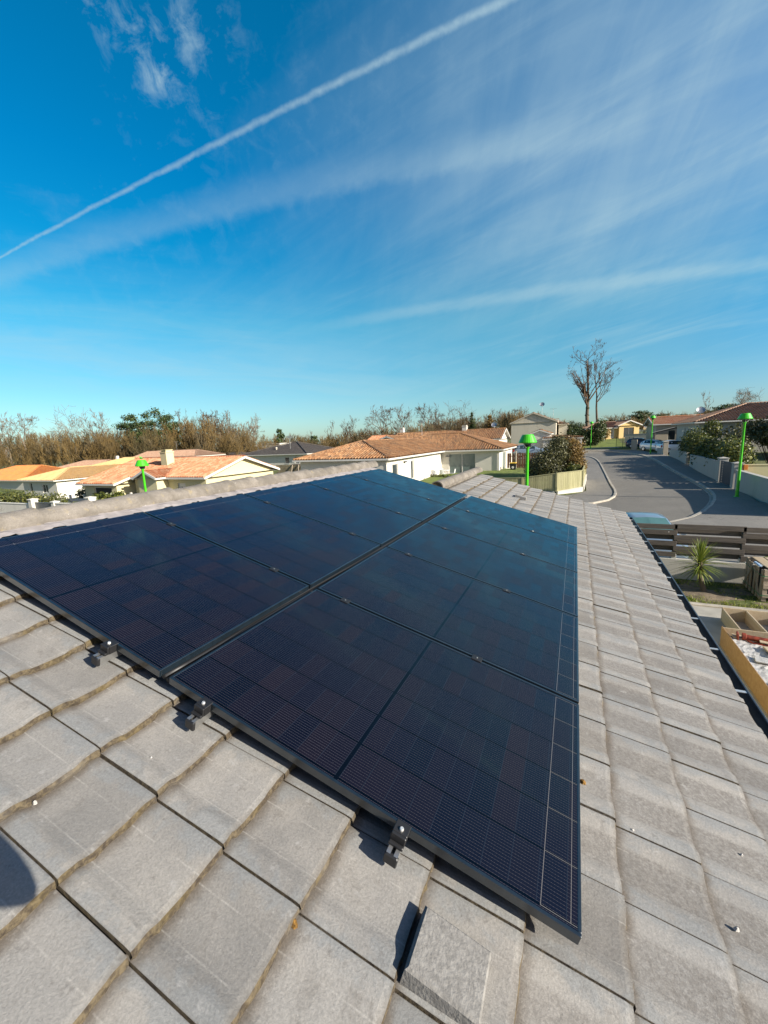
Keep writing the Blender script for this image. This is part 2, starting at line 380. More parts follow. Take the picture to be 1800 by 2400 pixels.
M_FLASH = mat_plain('lead_flashing', (0.27, 0.245, 0.235), 0.6, 0.0, 0.2, 9, 0.2)
M_DARK = mat_plain('dark_void', (0.03, 0.028, 0.025), 0.9)
M_ZINC = mat_plain('painted_zinc_gutter', (0.055, 0.068, 0.085), 0.38, 0.35, 0.25, 6, coat=0.1)
M_STEEL = mat_plain('galvanised_steel', (0.62, 0.62, 0.60), 0.4, 0.6, 0.1)
M_ALU = mat_plain('aluminium', (0.42, 0.42, 0.41), 0.35, 0.85, 0.08); M_HOOK = mat_plain('dark_steel_hook', (0.05, 0.05, 0.052), 0.5, 0.5)
M_FRAME = mat_plain('black_anodised_frame', (0.012, 0.020, 0.028), 0.35, 0.3, 0.2, 20, coat=0.9)
M_BLACK = mat_plain('black_plastic', (0.012, 0.012, 0.013), 0.5)

def mat_cells(name, Lx, ribbon, side):
    m, t, p = new_mat(name); X, Y, Z = t.sep(obj_co(t)); orand = t.node('ShaderNodeObjectInfo').outputs['Random']
    gx = 0.0885; x0 = 0.5 * (Lx - 18 * gx - 0.02)
    half = t.m('GREATER_THAN', X, Lx / 2)
    Xs = t.m('SUBTRACT', t.m('SUBTRACT', X, x0), t.m('MULTIPLY', half, 0.02))
    cxn = t.m('DIVIDE', Xs, gx); cyn = t.m('DIVIDE', t.m('SUBTRACT', Y, 0.021), 0.182)
    fx = t.m('FRACT', cxn); fy = t.m('FRACT', cyn)
    wn = t.node('ShaderNodeTexWhiteNoise', noise_dimensions='3D')
    t.put(wn.inputs['Vector'], t.comb(t.m('FLOOR', cxn), t.m('FLOOR', cyn), t.m('MULTIPLY', orand, 50.0)))
    r = wn.outputs['Value']
    col = t.ramp(r, [(0.0, (0.0022, 0.0024, 0.0055)), (0.4, (0.0042, 0.0040, 0.0085)), (0.8, (0.0062, 0.0053, 0.0098)), (1.0, (0.0088, 0.0068, 0.0112))])
    ex = t.m('SUBTRACT', 0.5, t.m('ABSOLUTE', t.m('SUBTRACT', fx, 0.5))); ey = t.m('SUBTRACT', 0.5, t.m('ABSOLUTE', t.m('SUBTRACT', fy, 0.5)))
    gap = t.m('LESS_THAN', t.m('MULTIPLY', ey, 0.182), 0.0042); gapx = t.m('LESS_THAN', t.m('MULTIPLY', ex, gx), 0.0012)
    # thin silver fingers running down the slope
    bb = t.m('FRACT', t.m('MULTIPLY', cyn, 16.0)); bus = t.m('LESS_THAN', t.m('ABSOLUTE', t.m('SUBTRACT', bb, 0.5)), 0.045)
    dots = t.m('ADD', 0.45, t.m('MULTIPLY', t.m('LESS_THAN', t.m('FRACT', t.m('MULTIPLY', cxn, 9.0)), 0.35), 0.55))
    col = t.mix(t.m('MULTIPLY', t.m('MULTIPLY', bus, dots), 0.85), col, (0.085, 0.078, 0.08))
    col = t.mix(t.m('MULTIPLY', gapx, 0.8), col, (0.013, 0.017, 0.025)); col = t.mix(t.m('MULTIPLY', gap, 0.95), col, (0.0006, 0.0009, 0.002))
    inmid = t.m('LESS_THAN', t.m('ABSOLUTE', t.m('SUBTRACT', X, Lx / 2)), 0.008); col = t.mix(inmid, col, (0.0015, 0.002, 0.003))
    # bright interconnect ribbon one cell in from the outer edge
    rib = t.m('LESS_THAN', t.m('ABSOLUTE', t.m('SUBTRACT', X, ribbon)), 0.0011)
    outer = t.m('GREATER_THAN', X, ribbon) if side > 0 else t.m('LESS_THAN', X, ribbon)
    edge = t.m('LESS_THAN', t.m('ABSOLUTE', t.m('SUBTRACT', X, ribbon + side * 0.088)), 0.001)
    tick = t.m('MULTIPLY', outer, t.m('LESS_THAN', t.m('MULTIPLY', ey, 0.182), 0.0011)) if side > 0 else t.m('MULTIPLY', t.m('LESS_THAN', t.m('ABSOLUTE', t.m('SUBTRACT', X, ribbon)), 0.012), t.m('LESS_THAN', t.m('MULTIPLY', ey, 0.182), 0.0016))
    br = t.m('MAXIMUM', t.m('MAXIMUM', rib, tick), edge if side > 0 else tick, clamp=True)
    inner = t.m('MULTIPLY', t.m('GREATER_THAN', Y, 0.02), t.m('LESS_THAN', Y, 1.114)); br = t.m('MULTIPLY', br, inner)
    col = t.mix(t.m('MULTIPLY', br, 0.6), col, (0.19, 0.18, 0.17))
    dust = t.noise(wpos(t), 350, 2, 0.5); col = t.mix(t.m('MULTIPLY', t.step(dust, 0.745, 0.78), 0.4), col, (0.20, 0.19, 0.18))
    t.put(p.inputs['Base Color'], col); p.inputs['Roughness'].default_value = 0.6; p.inputs['Specular IOR Level'].default_value = 0.0
    rg = t.m('ADD', 0.04, t.m('MULTIPLY', r, 0.07)); 
    # anti-reflective glass: tinted glossy layer weighted by Fresnel
    fr = t.node('ShaderNodeFresnel'); fr.inputs['IOR'].default_value = 1.55; gl = t.node('ShaderNodeBsdfGlossy'); gl.inputs['Color'].default_value = (0.50, 0.88, 1.0, 1); t.put(gl.inputs['Roughness'], rg)
    wt = t.m('MULTIPLY', fr.outputs[0], t.m('SUBTRACT', 1.0, t.m('MULTIPLY', t.m('ADD', r, t.m('MULTIPLY', gap, 0.8), clamp=True), 0.32)))
    ms = t.node('ShaderNodeMixShader'); t.put(ms.inputs[0], wt); t.l.new(p.outputs[0], ms.inputs[1]); t.l.new(gl.outputs[0], ms.inputs[2]); t.l.new(ms.outputs[0], m.node_tree.nodes['Material Output'].inputs[0])
    return m

M_SOIL = None
def mat_ground():
    m, t, p = new_mat('ground_grass_and_soil'); co = wpos(t)
    n = t.noise(co, 0.5, 6, 0.6); f = t.noise(co, 6, 5, 0.7); b = t.noise(co, 0.08, 4)
    c = t.mix(t.step(f, 0.3, 0.7), (0.045, 0.065, 0.009), (0.11, 0.13, 0.022)); c = t.mix(mul2(t, t.step(n, 0.5, 0.72), 0.8), c, (0.15, 0.12, 0.07))
    c = t.mix(mul2(t, t.step(b, 0.5, 0.7), 0.5), c, (0.12, 0.105, 0.05))
    t.put(p.inputs['Base Color'], c); p.inputs['Roughness'].default_value = 1.0; t.put(p.inputs['Normal'], t.bump(f, 0.8, 0.05)); return m
def mat_asphalt(name, col, patch=0.25):
    m, t, p = new_mat(name); co = wpos(t)
    n = t.noise(co, 0.6, 6, 0.6); f = t.noise(co, 45, 4, 0.7); s = t.noise(t.scalevec(co, (1.6, 0.12, 1)), 1.0, 5, 0.6)
    lo = tuple(c * 0.72 for c in col); hi = tuple(c * 1.28 for c in col)
    c = t.mix(t.step(f, 0.3, 0.7), lo, hi); c = t.mix(mul2(t, t.step(n, 0.42, 0.7), patch), c, tuple(q * 1.6 for q in col))
    c = t.mix(mul2(t, t.step(s, 0.5, 0.75), patch), c, tuple(q * 0.6 for q in col))
    vz = t.node('ShaderNodeTexVoronoi', feature='DISTANCE_TO_EDGE'); t.put(vz.inputs['Vector'], t.vm('ADD', co, t.comb(t.m('MULTIPLY', t.noise(co, 0.9, 3), 2.5), t.m('MULTIPLY', t.noise(co, 1.1, 3), 2.5), 0.0))); vz.inputs['Scale'].default_value = 0.16
    c = t.mix(mul2(t, t.m('LESS_THAN', vz.outputs['Distance'], 0.0022), 0.55), c, tuple(q * 0.3 for q in col))
    t.put(p.inputs['Base Color'], c); p.inputs['Roughness'].default_value = 0.9; t.put(p.inputs['Normal'], t.bump(f, 0.4, 0.01)); return m
M_GROUND = mat_ground()
M_ROAD = mat_asphalt('road_asphalt', (0.145, 0.132, 0.11)); M_PAVE = mat_asphalt('pavement_asphalt', (0.17, 0.157, 0.135), 0.3)
M_KERB = mat_plain('kerb_concrete', (0.36, 0.325, 0.265), 0.9, 0, 0.2, 4, 0.3); M_CONC = mat_plain('concrete_slab', (0.33, 0.31, 0.265), 0.9, 0, 0.15, 2.5, 0.3)
M_WHITE = mat_render('white_render', (0.58, 0.55, 0.47), 0.22); M_CREAM = mat_render('cream_render', (0.56, 0.50, 0.29), 0.12); M_YELL = mat_render('ochre_render', (0.62, 0.44, 0.19), 0.2)
M_GREYR = mat_render('weathered_grey_render', (0.52, 0.47, 0.37), 0.6); M_BEIGE = mat_render('beige_render', (0.40, 0.35, 0.27), 0.25); M_GWHITE = mat_render('dull_white_render', (0.42, 0.40, 0.35), 0.3)
M_TRIM = mat_plain('white_trim', (0.58, 0.56, 0.50), 0.5, 0, 0.05); M_GREYTRIM = mat_plain('grey_trim', (0.12, 0.125, 0.13), 0.5)
def mat_glass(name, col, rough=0.06):
    m, t, p = new_mat(name); n = t.noise(wpos(t), 1.5, 3)
    t.put(p.inputs['Base Color'], t.mix(n, tuple(c * 0.6 for c in col), tuple(c * 1.4 for c in col))); p.inputs['Roughness'].default_value = rough; p.inputs['IOR'].default_value = 1.5; return m
M_PANE = mat_glass('window_glass', (0.03, 0.04, 0.045)); M_SLIDE = mat_glass('sliding_door_glass', (0.12, 0.16, 0.145), 0.15); M_TEAL = mat_glass('car_glass', (0.02, 0.035, 0.04), 0.04)
M_TCORAL = mat_tiles('terracotta_coral_tiles', [(0.36, 0.115, 0.05), (0.43, 0.175, 0.08), (0.47, 0.25, 0.14), (0.38, 0.14, 0.065)], dirt=0.15)
M_TTAN = mat_tiles('terracotta_sand_tiles', [(0.50, 0.30, 0.115), (0.55, 0.36, 0.155), (0.48, 0.30, 0.14)], dirt=0.12)
M_TORANGE = mat_tiles('terracotta_orange_tiles', [(0.45, 0.15, 0.03), (0.50, 0.20, 0.05), (0.42, 0.14, 0.05)], dirt=0.1)
M_TBROWN = mat_tiles('weathered_canal_tiles', [(0.19, 0.085, 0.032), (0.27, 0.128, 0.052), (0.34, 0.185, 0.085), (0.12, 0.06, 0.03)], dirt=0.55)
M_TPINK = mat_tiles('rose_canal_tiles', [(0.25, 0.145, 0.09), (0.33, 0.21, 0.14), (0.27, 0.15, 0.092)], dirt=0.3)
M_TDARK = mat_tiles('dark_slate_tiles', [(0.05, 0.043, 0.038), (0.065, 0.056, 0.05), (0.043, 0.038, 0.035)], dirt=0.2)
M_GREEN = mat_plain('lime_green_paint', (0.05, 0.42, 0.008), 0.38, 0, 0.06, 3, coat=0.3)
M_BARK = mat_bark('grey_brown_bark', (0.05, 0.035, 0.022), (0.12, 0.088, 0.056)); M_TWIG = mat_bark('brown_twigs', (0.055, 0.032, 0.017), (0.13, 0.078, 0.04)); M_TWIGP = mat_bark('pale_twigs', (0.13, 0.10, 0.07), (0.24, 0.19, 0.135))
def mat_wood_mass():
    m, t, p = new_mat('wood_mass_twigs'); r = island(t); co = wpos(t); n = t.noise(co, 0.16, 3, 0.6); n2 = t.noise(co, 0.07, 3, 0.6)
    c = t.mix(r, (0.075, 0.048, 0.013), (0.215, 0.14, 0.042)); c = t.mix(t.m('MULTIPLY', t.step(n, 0.48, 0.62), 0.75), c, (0.13, 0.105, 0.062)); c = t.mix(t.m('MULTIPLY', t.step(n2, 0.52, 0.62), 0.7), c, (0.055, 0.05, 0.018))
    t.put(p.inputs['Base Color'], c); p.inputs['Roughness'].default_value = 0.9; return m
M_TWIGR = mat_wood_mass(); M_IVY = mat_leaf('ivy_leaves', (0.018, 0.03, 0.008), (0.05, 0.07, 0.015))
M_PINE = mat_leaf('pine_needles', (0.022, 0.04, 0.012), (0.055, 0.085, 0.022), (0.09, 0.115, 0.03)); M_LEAF = mat_leaf('shrub_leaves', (0.04, 0.055, 0.012), (0.11, 0.12, 0.025), (0.20, 0.19, 0.05))
M_OLIVE = mat_leaf('grey_green_leaves', (0.03, 0.033, 0.010), (0.085, 0.085, 0.028), (0.17, 0.16, 0.06)); M_HEDGE = mat_leaf('laurel_leaves', (0.025, 0.04, 0.006), (0.085, 0.10, 0.014), (0.20, 0.20, 0.032))
M_RUST = mat_leaf('russet_leaves', (0.09, 0.055, 0.014), (0.17, 0.105, 0.022), (0.24, 0.15, 0.035)); M_YUCCA = mat_leaf('sword_leaves', (0.07, 0.11, 0.015), (0.17, 0.22, 0.03), (0.34, 0.34, 0.08))
M_GRASS = mat_leaf('grass_blades', (0.09, 0.13, 0.01), (0.20, 0.24, 0.02), (0.34, 0.33, 0.06))

# ------------------------------------------------------------------ terrain
CP = np.array([(0, 0, 0), (8, 5, 0), (8, 12, 0), (-8, 8, -.2), (11.5, 27, .5), (11.2, 56, 1.45), (6, 78, 1.6), (-3, 38, .5), (-8, 41, .4), (1.5, 15, 0), (-17, 13, -.6), (-45, 30, -1.3), (-40, 5, -1), (-60, 32, -1.5),
     (-100, 80, -1.6), (0, 130, 2.4), (60, 120, 4.0), (30, 60, 2.0), (25, 27, .5), (20, 5, 0), (-60, -20, -1), (-60, 110, -1.2), (0, -30, 0), (40, -20, 0), (6, 22, .15), (12, 98, 2.9), (4, 90, 2.3), (-26, 20, -.4), (-45, 60, .2)], float)
def ht(x, y):
    w = 1.0 / ((x - CP[:, 0]) ** 2 + (y - CP[:, 1]) ** 2 + 16) ** 1.5
    return float((w * CP[:, 2]).sum() / w.sum())
def atg(x, y):
    r = ray(x, y); r = r / math.hypot(r[0], r[1]); d = 3.0
    while d < 400:
        P = CAM + r * d
        if P[2] < ht(P[0], P[1]): break
        d += 0.25
    lo, hi = d - 0.25, d
    for _ in range(18):
        mid = (lo + hi) / 2; P = CAM + r * mid
        if P[2] < ht(P[0], P[1]): hi = mid
        else: lo = mid
    return CAM + r * hi
def axis(a, b, lo, hi, s0=1.5):
    L = list(np.arange(lo, hi + 0.01, s0)); s = s0
    x = hi
    while x < b: s *= 1.25; x += s; L.append(x)
    x = lo; s = s0; P = []
    while x > a: s *= 1.25; x -= s; P.append(x)
    return P[::-1] + L
gx = axis(-900, 900, -66, 26); gy = axis(-200, 1300, -6, 104)
mb = MB(); V = [(x, y, ht(x, y)) for y in gy for x in gx]; n = len(gx)
mb.add(V, [(j * n + i, j * n + i + 1, (j + 1) * n + i + 1, (j + 1) * n + i) for j in range(len(gy) - 1) for i in range(n - 1)])
struct(mb, 'ground', M_GROUND, smooth=True)

def resample(pts, n):
    pts = np.array(pts, float); d = np.r_[0, np.cumsum(np.hypot(*np.diff(pts, axis=0).T))]
    s = np.linspace(0, d[-1], n); return np.c_[np.interp(s, d, pts[:, 0]), np.interp(s, d, pts[:, 1])]
def smooth_line(pts, it=2):
    pts = [np.array(p, float) for p in pts]
    for _ in range(it):
        q = [pts[0]]
        for a, b in zip(pts[:-1], pts[1:]): q += [a * .75 + b * .25, a * .25 + b * .75]
        q.append(pts[-1]); pts = q
    return pts
def strip(A, B, n, dz, name, mat, cross=6):
    A = resample(A, n); B = resample(B, n); mb = MB(); V = []
    for a, b in zip(A, B):
        for k in range(cross + 1):
            q = a + (b - a) * k / cross; V.append((q[0], q[1], ht(q[0], q[1]) + dz))
    c = cross + 1
    mb.add(V, [(i * c + k, i * c + k + 1, (i + 1) * c + k + 1, (i + 1) * c + k) for i in range(n - 1) for k in range(cross)])
    return struct(mb, name, mat)
def kerb(line, name, w=0.16, h=0.13, ch=0.13, side=1):
    L = resample(line, 120); mb = MB(); V = []
    for i, q in enumerate(L):
        d = L[min(i + 1, 119)] - L[max(i - 1, 0)]; d /= np.hypot(*d); nn = np.array([-d[1], d[0]]) * side
        for off, z in ((-ch, 0.02), (-ch, 0.055), (0, 0.035), (0.015, h), (w, h + 0.005), (w, 0.0)):
            p = q + nn * off; V.append((p[0], p[1], ht(p[0], p[1]) + z))
    mb.add(V, [(i * 6 + k, i * 6 + k + 1, (i + 1) * 6 + k + 1, (i + 1) * 6 + k) for i in range(119) for k in range(5)])
    return struct(mb, name, M_KERB)
RL = smooth_line([(-40, 62.5), (-10, 62.3), (1.5, 60.6), (4.62, 57.4), (5.6, 51.4), (5.82, 43.4), (5.72, 34), (5.80, 29.6), (5.3, 26.6), (3.6, 25.0), (0, 24.4), (-20, 22.6), (-50, 19.4), (-80, 17)])
RR = smooth_line([(-40, 71), (-10, 71), (2, 70.8), (6.28, 68.6), (9.2, 64.2), (10.35, 54), (11.1, 44), (11.3, 36.5), (11.0, 31), (10.4, 27), (9.4, 24), (8.0, 21.4), (5.5, 19.2), (2, 18.0), (-20, 16.2), (-50, 13), (-80, 10)])
strip(RL, RR, 150, 0.03, 'road', M_ROAD, 8)
kerb(RL, 'kerb_inner', side=1, w=0.14); kerb(RR, 'kerb_outer', side=-1) if False else kerb(RR[::-1], 'kerb_outer', side=-1)
RLo = [(-40, 60.5), (-10, 60.2), (0, 58.8), (3.2, 56.4), (4.0, 51.4), (4.2, 43.4), (4.15, 36), (4.08, 30), (3.2, 28.6), (2.0, 28.2), (-2, 27.6), (-20, 25.2), (-50, 22), (-80, 19.6)]
L2 = [(p[0] - 0.0, p[1]) for p in RL]
strip(RL, RLo, 130, 0.075, 'pavement_inner', M_PAVE, 3)
RRo = [(-40, 72.6), (-10, 72.6), (2, 72.5), (7.2, 70.6), (11.6, 66), (12.4, 56), (13.0, 44), (13.1, 37), (12.9, 33), (12.3, 29), (11.8, 25.5), (11.6, 21), (9.6, 16.2), (7.0, 14.0), (2, 13.6), (-20, 12.4), (-50, 9.4), (-80, 6.4)]
strip(RR, RRo, 140, 0.125, 'pavement_outer', M_PAVE, 5)
mb = MB()
V = [(x, y, ht(x, y) + 0.12) for x, y in ((9.6, 16.15), (11.6, 21), (11.8, 25.6), (30, 24), (30, 13.6), (7.0, 13.6), (7.1, 14.05))]
mb.add(V, [tuple(range(len(V)))[::-1]]); struct(mb, 'driveway', M_PAVE)

# ------------------------------------------------------------------ our own house
S = rad(15.5); CS, SN = math.cos(S), math.sin(S); Z0 = 2.55 + 4.62 * SN
RM = Matrix(((CS, 0, SN, 0), (0, 1, 0, 0), (-SN, 0, CS, Z0), (0, 0, 0, 1)))     # local x = down the slope, y = along the ridge, z = off the tiles
def PL(v, u, h): return RM @ Vector((v, u, h))
house = empty('tiled_house', 'house with the grey concrete tile roof that carries the solar panels', 'house', (0, 3, 0))
house_inv = Matrix.Translation((0, -3, 0))
def part(mb, name, mats, parent=house, M=RM, **k):
    o = mb.build(name, mats, **k); o.parent = parent; o.matrix_parent_inverse = parent.matrix_basis.inverted() if parent is house else Matrix.Identity(4)
    o.matrix_basis = M if M is not None else Matrix.Identity(4); return o
GA, TW = 0.3043, 0.3043
VK = [1.19 + GA * k for k in range(-6, 11)]           # upper edges of the courses (v)
U0 = -0.62 - 10 * TW
PROF = [(0.003, .012), (.012, .0145), (.042, .015), (.056, .012), (.078, .004), (.096, .0), (.150, -.001), (.196, .0), (.216, .003), (.246, .0105), (.266, .0132), (.290, .0132), (.3013, .011)]
def tile_field(u_lo, u_hi, v_lo, seed, jit=1.0):
    rnd = random.Random(seed); V = []; F = []; MI = []; A = []
    ncol = int(round((u_hi - U0) / TW)); np_ = len(PROF)
    for c in range(ncol):
        ub = U0 + c * TW
        if ub < u_lo - 0.01 or ub > u_hi - TW + 0.02: continue
        for k, vb in enumerate(VK):
            if vb < v_lo - 0.01: continue
            dz = rnd.uniform(-.0025, .0025) * jit; dv = rnd.uniform(-.004, .004) * jit; tl = rnd.uniform(-.003, .003) * jit; du = rnd.uniform(-.0015, .0015) * jit
            o = len(V); segs = (-0.06, 0.0, 0.35, 0.75, 0.93, 1.0)
            for sgi, sg in enumerate(segs):
                for (pu, ph) in PROF:
                    q = sg * GA; h = ph - 0.014 + 0.030 * max(sg, -0.1) + dz + tl * (pu / TW - 0.5) * 2
                    if sgi == len(segs) - 1: h -= 0.002 + 0.001 * rnd.random(); q += rnd.uniform(-.002, .002)
                    V.append((vb + q + (dv if sg > 0.9 else 0), ub + pu + du, h)); A.append((pu / TW, max(sg, 0), 0))
            for sgi in range(len(segs) - 1):
                for i in range(np_ - 1):
                    F.append((o + sgi * np_ + i, o + (sgi + 1) * np_ + i, o + (sgi + 1) * np_ + i + 1, o + sgi * np_ + i + 1)); MI.append(0)
            l = o + (len(segs) - 1) * np_; o2 = len(V)
            for i in range(np_):                       # front edge, in two rough steps
                x, y, z = V[l + i]; th = 0.027 + rnd.uniform(-.003, .002)
                V.append((x + 0.004 + rnd.uniform(-.001, .004), y, z - th * 0.5)); A.append((0.5, 1, 0))
            for i in range(np_):
                x, y, z = V[l + i]; V.append((x + 0.002 + rnd.uniform(-.002, .008), y, z - 0.030)); A.append((0.5, 1, 0))
            for i in range(np_ - 1):
                F.append((l + i, o2 + i, o2 + i + 1, l + i + 1)); MI.append(1); F.append((o2 + i, o2 + np_ + i, o2 + np_ + i + 1, o2 + i + 1)); MI.append(1)
            for e, flip in ((0, 0), (np_ - 1, 1)):     # side skirts
                o3 = len(V)
                for sgi in range(len(segs)):
                    x, y, z = V[o + sgi * np_ + e]; V.append((x, y, z - 0.02)); A.append((0.0, 0.1, 0))
                for sgi in range(len(segs) - 1):
                    a, b, c2, d = o + sgi * np_ + e, o + (sgi + 1) * np_ + e, o3 + sgi + 1, o3 + sgi
                    F.append((a, b, c2, d) if flip else (d, c2, b, a)); MI.append(1)
    return V, F, MI, A
def tile_mesh(name, parts):
    V = []; F = []; MI = []; A = []
    for v, f, mi, a in parts:
        o = len(V); V += v; F += [tuple(i + o for i in q) for q in f]; MI += mi; A += a
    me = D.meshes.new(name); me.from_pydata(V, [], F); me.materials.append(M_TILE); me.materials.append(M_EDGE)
    me.polygons.foreach_set('material_index', MI)
    at = me.attributes.new('tile', 'FLOAT_VECTOR', 'POINT'); at.data.foreach_set('vector', np.array(A, np.float32).ravel()); me.update()
    o = D.objects.new(name, me); COL.objects.link(o); o.parent = house; o.matrix_parent_inverse = house.matrix_basis.inverted(); o.matrix_basis = RM; return o
U_END = U0 + round((9.42 - U0) / TW) * TW; U_MID = U0 + round((6.07 - U0) / TW) * TW
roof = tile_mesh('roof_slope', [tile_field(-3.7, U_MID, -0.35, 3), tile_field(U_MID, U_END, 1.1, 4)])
mb = MB()                                             # underlay below the tiles and the far slopes
RV = -0.40
mb.box((RV, -3.65, -0.09), (4.47, U_MID, -0.062)); mb.box((1.10, U_MID + 0.003, -0.089), (4.47, U_END - 0.05, -0.0621))
part(mb, 'roof_deck', M_DARK)
rx, rz = RM @ Vector((RV, 0, 0)), None
mb = MB(); xr, zr = rx.x, rx.z
mb.prism([(xr, zr + .0), (xr - 5.2, zr - 5.2 * math.tan(S)), (xr - 5.2, zr - 5.2 * math.tan(S) - .06), (xr, zr - .06)], 3.65, -U_MID, Matrix(((1, 0, 0, 0), (0, 0, -1, 0), (0, 1, 0, 0), (0, 0, 0, 1))))
rx2 = RM @ Vector((1.08, 0, 0))
mb.prism([(rx2.x, rx2.z), (rx2.x - 3.2, rx2.z - 3.2 * math.tan(S)), (rx2.x - 3.2, rx2.z - 3.2 * math.tan(S) - .06), (rx2.x, rx2.z - .06)], -U_MID - .004, -U_END + .02, Matrix(((1, 0, 0, 0), (0, 0, -1, 0), (0, 1, 0, 0), (0, 0, 0, 1))))
part(mb, 'rear_roof_slope', M_RIDGE, M=None)
# walls (gable prisms)
mb = MB(); YX = Matrix(((1, 0, 0, 0), (0, 0, -1, 0), (0, 1, 0, 0), (0, 0, 0, 1)))
xe = (RM @ Vector((4.3, 0, 0))).x; ze = (RM @ Vector((4.3, 0, 0))).z - .09
mb.prism([(xe, -0.4), (xe, ze), (xr, zr - .09), (2 * xr - xe, ze), (2 * xr - xe, -0.4)], 3.4, -U_MID + .1, YX)
mb.prism([(xe - .004, -0.4), (xe - .004, ze - .002), (rx2.x, rx2.z - .1), (2 * rx2.x - xe, ze - .002), (2 * rx2.x - xe, -0.4)], -U_MID + .096, -U_END + .2, YX)
part(mb, 'wall', M_CREAM, M=None)
# ridge tiles
def ridge_cap(mb, v, u, L, r0=0.118, r1=0.110, lift=0.02, tilt=0.0):
    c = RM @ Vector((v, 0, 0)); V = []; n = 14; rings = ((0, r1), (L - .06, r0 - .005), (L - .03, r0), (L, r0))
    for yy, r in rings:
        for rr in (r, r - .018):
            for k in range(n + 1):
                a = math.pi * (1.10 * k / n - 0.05); V.append((c.x + math.cos(a) * rr * 1.08, u + yy, c.z + lift - 0.035 + math.sin(a) * rr * 0.95 + tilt * yy))
    m = n + 1; F = []
    for i in range(len(rings) - 1):
        for k in range(n):
            a = i * 2 * m + k; F.append((a, a + 1, a + 2 * m + 1, a + 2 * m)); b = a + m; F.append((b + 2 * m, b + 2 * m + 1, b + 1, b))
    for k in range(n): F.append((k + 1, k, k + m, k + m + 1)); e = (len(rings) - 1) * 2 * m; F.append((e + k, e + k + 1, e + k + m + 1, e + k + m))
    mb.add(V, F)
rr = random.Random(5); u = -3.7; first = True
while u < U_MID - 0.1:
    mb = MB(); ridge_cap(mb, RV + rr.uniform(-.006, .006), u, 0.42, r0=.112, r1=.100, lift=0.055 + rr.uniform(-.006, .008), tilt=0.02)
    part(mb, 'ridge_tile', M_RIDGE, M=None, smooth=False); u += 0.385
u = U_MID + 0.02
mb = MB(); c = RM @ Vector((1.06, 0, 0)); mb.add([(c.x + math.cos(math.pi * k / 10) * .113, u + .012, c.z + .03 + math.sin(math.pi * k / 10) * .10) for k in range(11)], [tuple(range(11))]); part(mb, 'mortar_plug', M_EDGE, M=None)
while u < U_END - 0.1:
    mb = MB(); ridge_cap(mb, 1.06, u, 0.46, r0=.112, r1=.110, lift=0.065 + rr.uniform(-.002, .002), tilt=0.0); part(mb, 'ridge_tile', M_RIDGE, M=None); u += 0.44
mb = MB(); V = []                                      # crinkled flashing under the ridge tiles
us = np.arange(-3.68, U_MID - .02, 0.038)
for i, q in enumerate(us):
    ph = ((q - U0) % TW) / TW; hp = 0.022 if (ph < .2 or ph > .82) else 0.0
    for k, (vv, hh) in enumerate(((RV + .03, .055), (RV + .11, .040), (RV + .17, .036 + hp * .8), (RV + .225 + rr.uniform(-.008, .008), .026 + hp))): V.append((vv, q, hh + rr.uniform(-.003, .003)))
mb.add(V, [(i * 4 + k, i * 4 + k + 1, i * 4 + 5 + k, i * 4 + 4 + k) for i in range(len(us) - 1) for k in range(3)])
part(mb, 'ridge_flashing', M_FLASH)
# gutter
GP = RM @ Vector((4.56, 0, 0)); gxc, gzc = GP.x + 0.035, GP.z - 0.075
mb = MB(); V = []; n = 12; ys = [-3.6, U_END - .05]
for y in ys:
    for r in (.066, .063):
        for k in range(n + 1):
            a = math.pi * (1 + k / n); V.append((gxc + math.cos(a) * r, y, gzc + math.sin(a) * r))
m = n + 1; F = []
for k in range(n): F += [(k, k + 1, 2 * m + k + 1, 2 * m + k), (3 * m + k, 3 * m + k + 1, m + k + 1, m + k)]
mb.add(V, F)
mb.tube([(gxc + .069, ys[0], gzc + .003), (gxc + .069, ys[1], gzc + .003)], 0.011, 8)
mb.box((gxc - .068, ys[1] - .004, gzc - .05), (gxc + .066, ys[1], gzc))
part(mb, 'gutter', M_ZINC, M=None)
y = -0.2
while y < U_END - .3:
    mb = MB(); mb.box((gxc - .07, y, gzc + .004), (gxc + .066, y + .028, gzc + .009)); mb.box((gxc - .13, y, gzc + .004), (gxc - .07, y + .028, gzc + .012))
    part(mb, 'gutter_bracket', M_STEEL, M=None); y += 0.66
# vent tiles
M_VENT = mat_plain('rough_grey_concrete', (0.185, 0.178, 0.165), 0.95, 0, 0.22, 55, 0.4, 120)
def vent(u0, v0, du, dv, name='vent_tile', hh=0.05):
    mb = MB(); q = [(v0, u0), (v0 + dv, u0), (v0 + dv, u0 + du), (v0, u0 + du)]; c = 0.012
    V = [(a, b, 0.004) for a, b in q]
    V += [(v0 + .002, u0 + .006, hh + .016), (v0 + dv - .002, u0 + .008, hh + .012), (v0 + dv - .002, u0 + du - .002, hh + .010), (v0 + .003, u0 + du - .002, hh + .014)]
    V += [(v0 + .009, u0 + .014, hh + .022), (v0 + dv - .008, u0 + .015, hh + .018), (v0 + dv - .008, u0 + du - .008, hh + .016), (v0 + .010, u0 + du - .008, hh + .020)]
    F = []
    for k in range(2):
        for i in range(4): F.append((k * 4 + i, k * 4 + (i + 1) % 4, k * 4 + 4 + (i + 1) % 4, k * 4 + 4 + i))
    F.append((8, 9, 10, 11)); mb.add(V, F); mb.v = [(x, y, z - .012) for x, y, z in mb.v]; part(mb, name, M_VENT)
vent(-0.302, 3.03, 0.175, 0.21)
vent(7.45, 2.30, 0.16, 0.22)

